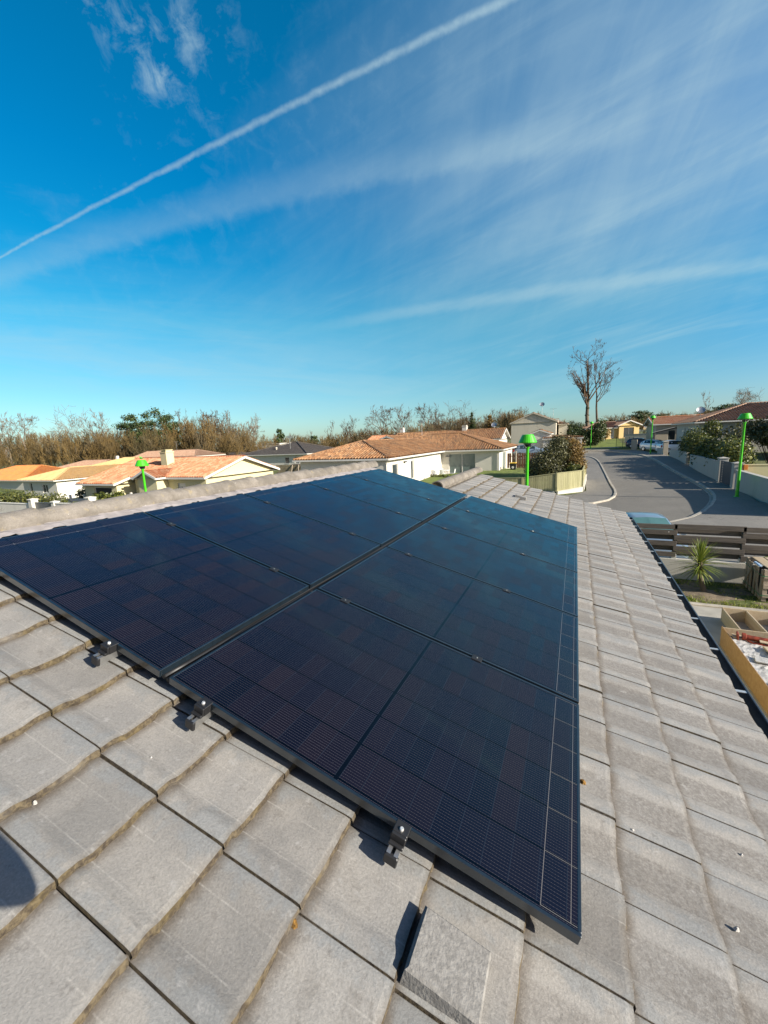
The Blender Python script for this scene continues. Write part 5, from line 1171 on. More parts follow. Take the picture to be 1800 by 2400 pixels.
mb = MB(); mb.add(V, [(j * 10 + i, j * 10 + i + 1, (j + 1) * 10 + i + 1, (j + 1) * 10 + i) for j in range(29) for i in range(9)]); o = mb.build('plastic_film', M_FOIL); o.location = (6.1, 6.0, .045); tag(o, 'crinkled white film lying along the inside of the chipboard case', 'film')
def offcut(x, y, z, w, d, h_, rz, lab, mat=M_CARDB):
    mb = MB(); mb.bbox((-w / 2, -d / 2, 0), (w / 2, d / 2, h_), .003); o = mb.build('board_offcut', mat); o.location = (6.1 + x, 6.0 + y, .045 + z); o.rotation_euler = (0, rad(rnd.uniform(-3, 3)), rad(rz)); tag(o, lab, 'board', 'offcuts in the chipboard case')
offcut(.62, 1.75, .39, .40, .50, .03, 6, 'square pale brown offcut in the middle of the case'); offcut(.36, 1.42, .385, .46, .22, .02, -12, 'thin white strip lying across the film', M_FOIL); offcut(.95, 1.28, .40, .34, .9, .045, 3, 'long striped board at the far side of the case')
offcut(.40, .55, .388, .62, .30, .02, 4, 'pale board nearest to the roof corner'); offcut(.80, 2.18, .385, .75, .2, .02, -10, 'narrow pale board beside the rusty jack'); offcut(.25, 2.36, .36, .36, .18, .02, -8, 'cream board piece at the case corner')
M_RUSTY = mat_plain('rusty_red_paint', (0.20, 0.035, 0.015), 0.55, 0.2, 0.5, 14, 0.4, 60)
jk = empty('rusty_jack', 'rust red steel prop head lying across the chipboard case', 'tool', (6.42, 8.30, .44), rad(-10)); mb = MB(); mb.tube([(-.12, 0, .02), (.95, 0, .0)], .048, 14); mb.lathe([(.048, 0), (.07, .0), (.07, .05), (.05, .06)], 14, (0, 0, 0), Matrix.Translation((-.12, 0, .02)) @ Matrix.Rotation(rad(90), 4, 'Y')); mb.build('tube', M_RUSTY, jk, smooth=False)
mb = MB(); mb.bbox((-.20, -.09, -.045), (-.172, .09, .075), .006); mb.build('end_plate', M_RUSTY, jk); mb = MB(); mb.tube([(-.05, -.06, -.02), (.05, -.14, -.03), (.22, -.13, -.03), (.26, -.05, -.01)], .016, 8); mb.bbox((.05, -.12, -.06), (.2, -.05, -.02), .01); mb.build('handle', M_RUSTY, jk); mb = MB(); mb.lathe([(.052, 0), (.056, .01), (.056, .10), (.052, .11)], 12, (0, 0, 0), Matrix.Translation((.80, 0, 0)) @ Matrix.Rotation(rad(90), 4, 'Y')); mb.build('collar', M_CONC, jk)
bx = empty('wooden_case', 'empty pale wooden case with a dividing board, beyond the chipboard case', 'crate', (6.45, 8.80, .045)); mb = MB(); cb(mb, (0, 0, 0), (1.8, .03, .30)); mb.build('near_side', M_CARDB, bx); mb = MB(); cb(mb, (.0, 1.25, 0), (1.8, 1.28, .32)); mb.build('far_side', M_CARDB, bx)
for x in (0, .42, 1.1): mb = MB(); cb(mb, (x, .031, 0), (x + .03, 1.249, .30)); mb.build('divider', M_CARDB, bx)
mb = MB(); cb(mb, (.031, .031, 0), (1.79, 1.249, .02)); mb.build('bottom', M_CONC, bx)

# ------------------------------------------------------------------ right side of the street
M_WALLR = mat_render('dull_rendered_wall', (0.38, 0.36, 0.32), 0.35)
def low_wall(label, A, B, z0, z1, th=.2, capw=.03, mat=M_WALLR, capmat=None, group=None, zb=None):
    A, B = Vector((A[0], A[1], 0)), Vector((B[0], B[1], 0)); L = (B - A).length; e = empty('boundary_wall', label, 'wall', (A.x, A.y, z0), math.atan2(B.y - A.y, B.x - A.x), group)
    mb = MB(); zb = z1 if zb is None else zb
    mb.add([(0, -th / 2, -.5), (L, -th / 2, -.5), (L, th / 2, -.5), (0, th / 2, -.5), (0, -th / 2, z1 - z0), (L, -th / 2, zb - z0), (L, th / 2, zb - z0), (0, th / 2, z1 - z0)], [(0, 3, 2, 1), (4, 5, 6, 7), (0, 1, 5, 4), (1, 2, 6, 5), (2, 3, 7, 6), (3, 0, 4, 7)]); mb.build('wall_body', mat, e)
    mb = MB(); c = th / 2 + capw; mb.add([(0, -c, z1 - z0 + .002), (L, -c, zb - z0 + .002), (L, c, zb - z0 + .002), (0, c, z1 - z0 + .002), (0, -c, z1 - z0 + .05), (L, -c, zb - z0 + .05), (L, c, zb - z0 + .05), (0, c, z1 - z0 + .05)], [(0, 3, 2, 1), (4, 5, 6, 7), (0, 1, 5, 4), (1, 2, 6, 5), (2, 3, 7, 6), (3, 0, 4, 7)]); mb.build('coping', capmat or mat, e); return e
def pillar(label, x, y, z1, w=.4, mat=M_WALLR, group=None):
    z0 = ht(x, y); e = empty('gate_pillar', label, 'pillar', (x, y, z0), group=group); mb = MB(); mb.bbox((-w / 2, -w / 2, -.3), (w / 2, w / 2, z1 - z0), .012); mb.build('shaft', mat, e)
    mb = MB(); mb.bbox((-w / 2 - .04, -w / 2 - .04, z1 - z0 + .002), (w / 2 + .04, w / 2 + .04, z1 - z0 + .06), .01); mb.add([(-w / 2 - .04, -w / 2 - .04, z1 - z0 + .061), (w / 2 + .04, -w / 2 - .04, z1 - z0 + .061), (w / 2 + .04, w / 2 + .04, z1 - z0 + .061), (-w / 2 - .04, w / 2 + .04, z1 - z0 + .061), (0, 0, z1 - z0 + .13)], [(0, 1, 4), (1, 2, 4), (2, 3, 4), (3, 0, 4)]); mb.build('cap', mat, e); return e
gp = 'rendered gate pillars on the right'
low_wall('long bare grey-white wall running to the right edge behind the lamp', (12.35, 30.7), (12.1, 22.0), .3, 1.72, zb=1.68); low_wall('short cream wall inside the dark gate, behind the right lamp', (12.8, 31.3), (22, 31.0), .3, 2.0, mat=M_CREAM)
pillar('rendered pillar right of the dark gate, behind the lamp', 12.45, 31.2, 2.1, .45, group=gp); pillar('tall rendered pillar left of the dark gate, spotted with light', 12.75, 35.2, 2.18, .5, group=gp)
low_wall('rendered wall with a kink running left from the gate below the hedge', (12.75, 35.5), (12.85, 44.5), .5, 1.9, zb=2.0); low_wall('short rendered wall with a wooden hatch, left of the hedge', (12.8, 45.6), (12.6, 52.2), 1.0, 2.15, zb=2.15); pillar('narrow pale pillar by the cars, left of the hedge', 12.5, 54.6, 2.95, .45, M_BEIGE, gp)
low_wall('low return wall beside the white cars', (12.5, 54.9), (12.2, 57.0), 1.2, 2.2, mat=M_WALLR)
gt = empty('gate', 'dark blue-grey metal gate with a column of square holes', 'gate', (12.58, 31.5, ht(12.5, 33) + .08)); mb = MB(); Lg = 3.4
M_GATE = mat_plain('blue_grey_gate', (0.03, 0.045, 0.065), 0.45, 0.3, 0.15)
mb.box((-.02, 0, 0), (.02, Lg - .5, 1.5)); mb.box((-.02, Lg - .28, 0), (.02, Lg, 1.5))
for k in range(9): mb.box((-.019, Lg - .5, k * .166), (.019, Lg - .28, k * .166 + .08))
mb.build('gate_leaf', M_GATE, gt); mb = MB(); mb.box((-.03, 0, 1.501), (.03, Lg, 1.55)); mb.box((-.03, 0, -.03), (.03, Lg, -.001)); mb.build('gate_rail', M_GATE, gt)
mb = MB(); mb.bbox((-.1, .3, .0), (.1, .55, .30), .01); o = mb.build('letter_box', mat_plain('orange_box', (0.5, 0.16, 0.02), 0.5)); o.location = (12.75, 30.5, 1.75); tag(o, 'small orange letter box on the wall right of the gate', 'letter box')
shrub('hedge_shrub', 'dense yellow-green laurel hedge bulging over the rendered wall', 'hedge', [((13.9 + 0.3 * math.sin(k), 37.0 + k * 2.05, 2.15 + .55 * (k / 7) + .2 * math.sin(k * 2)), (1.15, 1.45, 1.25)) for k in range(7)] + [((14.4, 50.5, 2.9), (1.3, 1.6, 1.5)), ((14.9, 47.5, 4.1), (.8, 1.0, 1.0)), ((13.6, 39.0, 1.7), (.9, 1.6, .9)), ((13.5, 43.0, 1.8), (.9, 1.6, .9))], 20000, .10, M_HEDGE, 2)
shrub('bare_shrub', 'thin grey shrub with few leaves against the shaded house wall, right of the hedge', 'shrub', [((16.5, 46.5, 3.6), (1.3, 1.4, 1.0)), ((16.0, 44.0, 3.0), (1.2, 1.2, 1.0))], 1300, .11, M_OLIVE, 7)
sm = shrub('small_tree', 'small broad grey-green tree on a thin trunk behind the cream wall, far right', 'tree', [((18.6, 41.2, 4.3), (1.9, 1.8, 1.3)), ((17.2, 41.8, 3.7), (1.2, 1.3, 1.0)), ((20.3, 41.0, 4.1), (1.6, 1.6, 1.2)), ((18.4, 41.5, 3.2), (1.6, 1.5, .8)), ((16.6, 42.5, 4.2), (.8, .9, .8))], 15000, .09, M_OLIVE, 5)
mb = MB(); mb.tube([(-.3, .2, -.2), (-.2, .2, .8), (0, .1, 1.6), (.1, 0, 2.4)], [.14, .12, .11, .08], 8); mb.build('trunk', M_TWIGP, sm)
low_wall('white rendered block wall with a stone post beside the street end', (10.6, 68.2), (11.3, 68.0), 1.4, 3.0, mat=M_BEIGE)
# street end: lawn, path, green mesh gate, bins
LW = [(-6, 73), (2, 73.2), (6.5, 72.6), (9.8, 70.2), (10.4, 75), (11, 84), (9, 96), (2, 96), (-4, 90)]
mb = MB(); nlw = 24
V = []; 
for j in range(nlw + 1):
    for i in range(nlw + 1):
        x = -6 + 17 * i / nlw; y = 72.9 + 23 * j / nlw; V.append((x, y, ht(x, y) + .035))
M_LAWN = mat_plain('lawn_grass', (0.115, 0.15, 0.018), 1.0, 0, 0.35, 1.5, 0.8, 30)
mb.add(V, [(j * (nlw + 1) + i, j * (nlw + 1) + i + 1, (j + 1) * (nlw + 1) + i + 1, (j + 1) * (nlw + 1) + i) for j in range(nlw) for i in range(nlw)]); struct(mb, 'lawn', M_LAWN)
strip([(-2, 75.5), (4, 76.0), (10, 77.4)], [(-2, 77.6), (4, 78.2), (10, 79.4)], 20, .06, 'path', M_CONC, 2)
mg = empty('mesh_gate', 'dark green mesh gate standing on the lawn at the street end', 'gate', (9.2, 74.8, ht(9.2, 74.8))); mb = MB()
for x in (0, .9, 1.8, 2.3): mb.box((x - .03, -.03, -.2), (x + .03, .03, 1.75))
mb.build('post', mat_plain('dark_green_steel', (0.01, 0.06, 0.025), 0.5), mg); mb = MB()
for k in range(18): mb.box((k * .13 - .006, -.006, .05), (k * .13 + .006, .006, 1.65))
for k in range(9): mb.box((0, -.009, .1 + k * .19), (2.3, -.0065, .115 + k * .19))
mb.build('mesh_panel', D.materials['dark_green_steel'], mg)
low_wall('long low white wall between the ochre house and the cars', (11.4, 86.5), (19.5, 85.5), 2.3, 3.7, mat=M_GWHITE)
shrub('dark_conifer', 'dark conifer hedge between the grey gable and the tall bare trees', 'hedge', [((2.6 + k * 1.15, 84 + .4 * math.sin(k * 3), 3.6 + .9 * math.sin(k * 1.7 + 1)), (1.2, 1.1, 2.2)) for k in range(5)], 7000, .15, M_PINE, 9)
shrub('russet_shrub', 'low russet shrub beside the dark conifers', 'shrub', [((3.4, 79, 2.6), (1.4, 1.0, .9)), ((8.3, 91, 4.0), (1.2, 1, 1.2))], 900, .16, M_RUST, 10)
# canopy / car port with posts on the right
cp = empty('carport', 'dark pitched carport frame in front of the salmon roofed house', 'carport', (15.5, 68, ht(15.5, 68))); mb = MB()
for x in (-2.2, .4, 2.6): mb.bbox((x - .08, -.08, -.2), (x + .08, .08, 2.3), .01)
mb.beam((-2.4, 0, 2.3), (.2, 0, 2.95), .12, .14); mb.beam((.2, 0, 2.95), (2.8, 0, 2.3), .121, .141); mb.build('frame', M_FENCE, cp); mb = MB(); mb.add([(-2.4, -.2, 2.42), (.2, -.2, 3.05), (2.8, -.2, 2.42), (-2.4, 1.0, 2.42), (.2, 1.0, 3.05), (2.8, 1.0, 2.42)], [(0, 1, 4, 3), (1, 2, 5, 4)]); mb.build('roof_sheet', M_GREYR, cp)
# ------------------------------------------------------------------ across the road: fence, bushes, bin, terrace
low_wall('white retaining wall under the pale green board fence', (4.12, 36.6), (3.85, 30.6), -.1, .95, mat=M_WHITE, zb=.62); low_wall('white retaining wall at the corner below the pale green fence', (3.8, 30.5), (2.25, 29.2), -.2, .62, mat=M_WHITE, zb=.45); low_wall('low white wall carrying the pale fence behind the near lamp', (2.1, 29.15), (-6, 29.0), -.3, .42, mat=M_WHITE)
M_PGREEN = mat_wood('pale_green_boards', (0.27, 0.255, 0.12), (0.40, 0.37, 0.20), 'z', .3)
pf = empty('pale_board_fence', 'pale green vertical board fence on the white corner wall', 'fence', (2.2, 29.3, .4)); pts = [(-4.2, 29.02, .45, 1.35), (-.02, 29.1, .45, 1.40), (2.2, 29.2, .48, 1.70), (3.82, 30.6, .66, 1.78), (4.12, 36.4, .98, 2.02)]
for i, (x, y, a, b) in enumerate(pts): mb = MB(); mb.bbox((x - 2.2 - .06, y - 29.3 - .06, a - .4), (x - 2.2 + .06, y - 29.3 + .06, b - .4 + .06), .008); mb.build('post', M_PGREEN, pf)
for (x0, y0, a0, b0), (x1, y1, a1, b1) in zip(pts[:-1], pts[1:]):
    mb = MB(); L = math.hypot(x1 - x0, y1 - y0); k = int(L / .14); P0, P1 = Vector((x0 - 2.2, y0 - 29.3, 0)), Vector((x1 - 2.2, y1 - 29.3, 0)); d = (P1 - P0).normalized(); nn = Vector((d.y, -d.x, 0)) * .014
    for i in range(k):
        f0, f1 = (i + .04) / k, (i + .96) / k; q0, q1 = P0.lerp(P1, f0), P0.lerp(P1, f1); za, zb_ = a0 + (a1 - a0) * f0 - .38, b0 + (b1 - b0) * f0 - .4; za1, zb1 = a0 + (a1 - a0) * f1 - .38, b0 + (b1 - b0) * f1 - .4; V = []
        for q, u, v in ((q0, za, zb_), (q1, za1, zb1)): V += [q - nn + Vector((0, 0, u)), q + nn + Vector((0, 0, u)), q + nn + Vector((0, 0, v)), q - nn + Vector((0, 0, v))]
        mb.add(V, [(0, 1, 2, 3), (7, 6, 5, 4), (0, 4, 5, 1), (1, 5, 6, 2), (2, 6, 7, 3), (3, 7, 4, 0)])
    mb.build('board_panel', M_PGREEN, pf)
    mb = MB(); mb.beam(P0 + Vector((0, 0, b0 - .37)), P1 + Vector((0, 0, b1 - .37)), .09, .045); mb.build('top_rail', M_PGREEN, pf)
shrub('grey_green_bush', 'large rounded grey-green bush behind the pale board fence', 'bush', [((1.2, 33.6, 2.0), (1.25, 1.3, 1.3)), ((2.0, 34.2, 2.6), (1.2, 1.3, 1.4)), ((.6, 34.6, 1.6), (1.1, 1.2, 1.0)), ((1.6, 33.0, 1.5), (1.2, 1.0, .9)), ((2.1, 34.5, 3.6), (.7, .8, .7))], 15000, .07, M_OLIVE, 12)
shrub('russet_bush', 'russet and yellow-green bush right of the grey-green one, by the road', 'bush', [((3.1, 35.2, 2.7), (.9, 1.3, 1.2)), ((3.4, 34.0, 1.9), (.75, 1.2, .9)), ((2.8, 36.4, 3.2), (1.0, 1.3, .95))], 9000, .07, M_RUST, 13); shrub('laurel_bush', 'low bright laurel under the russet bush beside the road', 'bush', [((3.3, 33.2, 1.5), (.65, 1.2, .7)), ((3.4, 35.0, 1.5), (.6, 1.2, .8))], 5000, .065, M_HEDGE, 14)
M_BROWNF = mat_wood('brown_planks', (0.075, 0.03, 0.013), (0.15, 0.065, 0.028), 'z', .4)
bf = empty('plank_fence', 'dark brown vertical plank fence behind the yellow-lidded bin', 'fence', (-1.6, 44, 1.0)); mb = MB()
for k in range(14): mb.bbox((-1.6 + k * .24, -.015, .0), (-1.6 + k * .24 + (.17 if k % 2 else .2), .015, 1.55 - .02 * (k % 3)), .006)
mb.build('planks', M_BROWNF, bf); mb = MB(); mb.box((-1.6, .016, .3), (1.8, .06, .38)); mb.box((-1.6, .016, 1.2), (1.8, .06, 1.28)); mb.build('rails', M_BROWNF, bf); mb = MB(); mb.bbox((-.75, -.08, -.2), (-.65, -.02, 1.75), .01); mb.build('post', M_GREYR, bf)
bn = empty('wheelie_bin', 'black wheelie bin with a yellow lid before the brown plank fence', 'bin', (-2.35, 42.2, .62)); mb = MB(); mb.add([(-.22, -.24, .06), (.22, -.24, .06), (.22, .2, .06), (-.22, .2, .06), (-.29, -.3, .98), (.29, -.3, .98), (.29, .28, .98), (-.29, .28, .98)], [(0, 3, 2, 1), (4, 5, 6, 7), (0, 1, 5, 4), (1, 2, 6, 5), (2, 3, 7, 6), (3, 0, 4, 7)]); mb.build('bin_body', M_BLACK, bn)
mb = MB(); mb.bbox((-.31, -.34, .982), (.31, .32, 1.07), .03); mb.build('lid', mat_plain('yellow_lid', (0.65, 0.42, 0.05), 0.5), bn); mb = MB(); mb.lathe([(0, 0), (.12, 0), (.12, .006), (0, .006)], 16, (0, 0, 0), Matrix.Translation((0, -.285, .6)) @ Matrix.Rotation(rad(86), 4, 'X')); mb.build('sticker', M_TRIM, bn)
for sx in (-1, 1): mb = MB(); mb.lathe([(0, -.03), (.1, -.03), (.1, .03), (0, .03)], 12, (0, 0, 0), Matrix.Translation((sx * .25, .22, .1)) @ Matrix.Rotation(rad(90), 4, 'Y')); mb.build('wheel', M_BLACK, bn)
mb = MB(); mb.add([(x, y, z) for x, y, z in ((-3.5, 37.0, .62), (-.6, 37.0, .62), (-.2, 40.8, .64), (-3.5, 40.8, .64))], [(0, 1, 2, 3)]); mb.box((-3.55, 36.95, .3), (-.55, 37.0, .62)); struct(mb, 'terrace', mat_wood('grey_deck_boards', (0.22, 0.18, 0.15), (0.33, 0.28, 0.24), 'y', .3))
mb = MB(); mb.box((-11.5, 37.0, .1), (-3.6, 41.3, .52)); struct(mb, 'terrace_slab', M_CONC)
M_PLAST = mat_plain('white_plastic', (0.72, 0.72, 0.70), 0.4)
tb = empty('garden_table', 'white garden table on the terrace of the white V-shaped house', 'table', (-9.3, 38.6, .52)); mb = MB(); mb.bbox((-1.25, -.5, .70), (1.25, .5, .74), .015); mb.build('table_top', M_PLAST, tb)
for x in (-1.1, 1.1):
    for y in (-.4, .4): mb = MB(); mb.tube([(x, y, 0), (x * .97, y * .95, .70)], .03, 8); mb.build('leg', M_PLAST, tb)
def chair(label):
    e = empty('garden_chair', label, 'chair', group='white chairs around the garden table'); mb = MB(); mb.bbox((-.23, -.22, .42), (.23, .22, .455), .015); mb.build('seat', M_PLAST, e)
    mb = MB(); V = []
    for j in range(5):
        for i in range(7): a = (i / 6 - .5) * 1.5; V.append((math.sin(a) * .27, .16 + math.cos(a) * .1 + j * .02, .45 + j * .1))
    V2 = [(x * 1.06, y + .025, z) for x, y, z in V]; F = [(j * 7 + i, j * 7 + i + 1, (j + 1) * 7 + i + 1, (j + 1) * 7 + i) for j in range(4) for i in range(6)]; mb.add(V, [tuple(reversed(f)) for f in F]); mb.add(V2, F); mb.build('backrest', M_PLAST, e)
    for x in (-.2, .2):
        for y in (-.19, .19): mb = MB(); mb.tube([(x * 1.1, y * 1.1, 0), (x, y, .42)], .018, 6); mb.build('leg', M_PLAST, e)
    return e
ch0 = chair('white plastic chair around the garden table'); spots = [(-.85, -.75, 180), (0, -.78, 175), (.85, -.75, 183), (-.85, .75, 0), (.3, .76, 5), (1.6, 0, -90)]
for i, (x, y, a) in enumerate(spots): c = ch0 if i == 0 else copy_tree(ch0); c.location = (-9.3 + x, 38.6 + y, .52); c.rotation_euler.z = rad(a)
shrub('garden_shrub', 'small bright shrubs along the terrace before the garden table', 'shrub', [((-8.6 + k * .7, 35.6 + .2 * math.sin(k * 2), .75), (.45, .4, .35)) for k in range(6)], 1600, .09, M_HEDGE, 15)
mb = MB(); mb.add([(x, y, ht(x, y) + .5) for x, y in ((-9, 29.4), (3.6, 30.8), (3.9, 37), (-.2, 44), (-3.5, 44), (-9, 37))], [(0, 1, 2, 3, 4, 5)]); struct(mb, 'garden_lawn', M_LAWN)
# breeze block wall with propped timbers, before the dark roof house
M_BLOCK = mat_plain('grey_blocks', (0.24, 0.20, 0.12), 0.95, 0, .3, 2.5, .5, 20)
bw = empty('block_wall', 'unfinished grey block wall before the dark roof house', 'wall', (-26.5, 39, 0)); mb = MB()
for r in range(11):
    for c in range(12): mb.bbox((-3.2 + c * .52 + (.26 if r % 2 else 0), -.1, -.4 + r * .22), (-3.2 + c * .52 + .51 + (.26 if r % 2 else 0), .1, -.4 + r * .22 + .21), .006)
mb.build('blocks', M_BLOCK, bw); mb = MB(); mb.box((-.8, -.14, 2.03), (3.4, .14, 2.1)); mb.build('coping_plank', M_PALE, bw)
for k, (x, l) in enumerate(((-.7, 0), (.2, .3), (.9, -.2), (1.5, .1), (2.0, 0), (2.6, .25), (3.1, -.1))): mb = MB(); mb.beam((x + l, -.9, -.2), (x, -.16, 2.0), .08, .08); o = mb.build('timber_prop', M_PALE); o.location = (-26.5, 39, 0); tag(o, 'pale timber prop leaning on the unfinished block wall', 'timber', 'props leaning on the block wall')

# ------------------------------------------------------------------ left: white walls, gates, palm
gpl = 'white boundary walls by the left lamp'
low_wall('white boundary wall at the left edge under the dark hedge', (-38, 14.3), (-31.6, 14.5), -.9, .98, mat=M_WHITE); pillar('white pillar left of the grey metal gate', -31.3, 14.5, 1.3, .42, M_WHITE); pillar('white pillar right of the grey metal gate', -28.6, 14.5, 1.2, .35, M_WHITE)
gl = empty('gate', 'flat grey metal gate between white pillars at the left', 'gate', (-31.05, 14.5, -.8)); mb = MB(); mb.box((0, -.02, 0), (2.25, .02, 1.9)); mb.build('gate_leaf', mat_plain('grey_gate_metal', (0.10, 0.105, 0.11), 0.45, 0.2), gl); mb = MB(); mb.box((0, -.04, 1.901), (2.25, .04, 1.95)); mb.build('gate_rail', M_GREYTRIM, gl)
low_wall('white wall panel right of the grey metal gate', (-28.4, 14.5), (-25.0, 14.6), -.8, 1.12, mat=M_WHITE); pillar('stout white pillar in the middle of the left walls', -24.75, 14.6, 1.55, .42, M_WHITE); pillar('short white pillar with a dark mail slot, nearest the left lamp', -23.7, 14.6, 1.35, .3, M_WHITE); low_wall('white wall running right towards the left lamp', (-23.5, 14.6), (-12, 14.6), -.7, 1.22, mat=M_WHITE)
cf = empty('concrete_fence', 'cream concrete panel fence with square posts before the sand-yellow roof', 'fence', (-36, 21.0, -1)); 
for i in range(9):
    x = -12 + i * 2.2; zt = 1.15 + .09 * i; mb = MB(); mb.bbox((x - .08, -.08, -.3), (x + .08, .08, zt + .12), .01); mb.build('post', M_WHITE, cf)
    if i < 8:
        for r in range(4): mb = MB(); mb.bbox((x + .081, -.025, -.1 + r * .3 * (zt / 1.2)), (x + 2.119, .025, .185 + r * .3 * (zt / 1.2)), .008); mb.build('panel', M_WHITE, cf)
shrub('dark_hedge', 'dark brown-green hedge at the left edge behind the white wall', 'hedge', [((-42 + k * 1.5, 16.8 + .3 * math.sin(k), .55 + .15 * math.sin(k * 2.2)), (1.1, .9, .95)) for k in range(7)], 8000, .08, M_LEAF, 16)
shrub('silver_shrub', 'pale feathery shrub before the sand-yellow roofed house', 'shrub', [((-39.5, 22.6, .4), (1.1, .8, .7)), ((-38.2, 22.8, .7), (.6, .5, .6))], 900, .12, M_OLIVE, 17); shrub('yard_shrub', 'small bright green shrub behind the white walls', 'shrub', [((-28.6, 17.6, 1.0), (.9, .6, .5)), ((-27.0, 17.8, 1.1), (.6, .5, .5))], 900, .1, M_HEDGE, 18)
pm = empty('palm_tree', 'fan palm with a short trunk at the far left edge', 'palm tree', (-47.5, 18.3, -1.1)); mb = MB(); mb.tube([(0, 0, -.2), (.03, 0, 1.2), (0, 0, 2.2)], [.2, .17, .16], 10); mb.build('trunk', M_BARK, pm); rnd = random.Random(6); V = []; F = []
for i in range(34):
    az = i * 2.4; pit = rad(rnd.uniform(-35, 75)); d = Vector((math.cos(az) * math.cos(pit), math.sin(az) * math.cos(pit), math.sin(pit))); c = Vector((0, 0, 2.25)) + d * .75; sd_ = Vector((-math.sin(az), math.cos(az), 0)); upv = sd_.cross(d)
    for k in range(11): a = (k / 10 - .5) * 2.6; q = d * math.cos(a) + sd_ * math.sin(a); tip = c + q * .62 + Vector((0, 0, -.12)); w = q.cross(upv) * .035; o = len(V); V += [c - w * .4, c + q * .35 - w, tip, c + q * .35 + w]; F.append((o, o + 1, o + 2, o + 3))
    o = len(V); V += [Vector((0, 0, 2.2)) - sd_ * .015, Vector((0, 0, 2.2)) + sd_ * .015, c + sd_ * .01, c - sd_ * .01]; F.append((o, o + 1, o + 2, o + 3))
mb = MB(); mb.add(V, F); mb.build('fronds', M_YUCCA, pm)
bare_tree('sapling', 'small leafless sapling before the white wall right of the grey gate', 'tree', (-26.4, 13.6, -.8), 2.2, 0.3, None, M_TWIGP, M_TWIGP, seed=77, H=3.0, r0=.03, levels=2, kids=(7, 4), spread=.8, trunk=.2)
bare_tree('thorn', 'spindly leafless shrub sprawling before the white wall at the left edge', 'shrub', (-33.6, 12.6, -.85), 2.6, 0, None, M_TWIGP, M_TWIGP, seed=71, H=3.0, r0=.05, levels=3, kids=(6, 4, 3), spread=.9, trunk=.05)

# ------------------------------------------------------------------ trees on the skyline
def at_sky(dx, dytop, depth):
    P = atd(dx * 1.085, dytop * 1.085, depth); g = ht(P[0], P[1]); return (P[0], P[1], g - .1), P[2] - g
(tp, th_) = at_sky(1277, 727, 84); bare_tree('tall_a', 'tallest bare tree by the street end, ivy on its straight trunk', 'tree', tp, th_, 0.4, None, M_BARK, M_TWIG, ivy=.42, seed=21, H=22, r0=.46, trunk=.42, spread=.85, levels=5, kids=(13, 6, 4, 3, 3), ratio=.36, up=.09, wig=.11, minr=.014)
(tp, th_) = at_sky(1312, 757, 86); bare_tree('tall_b', 'slender leaning bare tree with a fan-shaped crown, right of the tallest tree', 'tree', (tp[0] - 1.0, tp[1], tp[2]), th_, 1.0, None, M_BARK, M_TWIG, seed=34, H=20, r0=.33, trunk=.5, spread=.6, levels=5, kids=(9, 6, 4, 3, 3), ratio=.39, up=.12, wig=.09, lean=(.05, 0), minr=.014)
(tp, th_) = at_sky(1300, 905, 82); bare_tree('tall_c', 'thin young pale tree between the two tall bare trees', 'tree', (tp[0], tp[1], tp[2]), th_ * 1.1, 0.2, None, M_TWIGP, M_TWIGP, seed=36, H=9, r0=.10, trunk=.35, spread=.6, levels=3, kids=(7, 5, 3), ratio=.45, minr=.012)
kw = dict(oak=dict(seed=41, H=14, r0=.40, trunk=.35, spread=.85, levels=4, kids=(7, 5, 4, 3), ratio=.52, up=.08, minr=.026), oak2=dict(seed=45, H=14, r0=.36, trunk=.4, spread=.7, levels=4, kids=(7, 5, 4, 3), ratio=.5, up=.12, minr=.026),
          up=dict(seed=52, H=14, r0=.28, trunk=.25, spread=.5, levels=4, kids=(8, 4, 3, 3), ratio=.42, up=.2, minr=.026), wide=dict(seed=63, H=14, r0=.36, trunk=.3, spread=1.0, levels=4, kids=(6, 5, 4, 3), ratio=.62, up=.05, minr=.026))
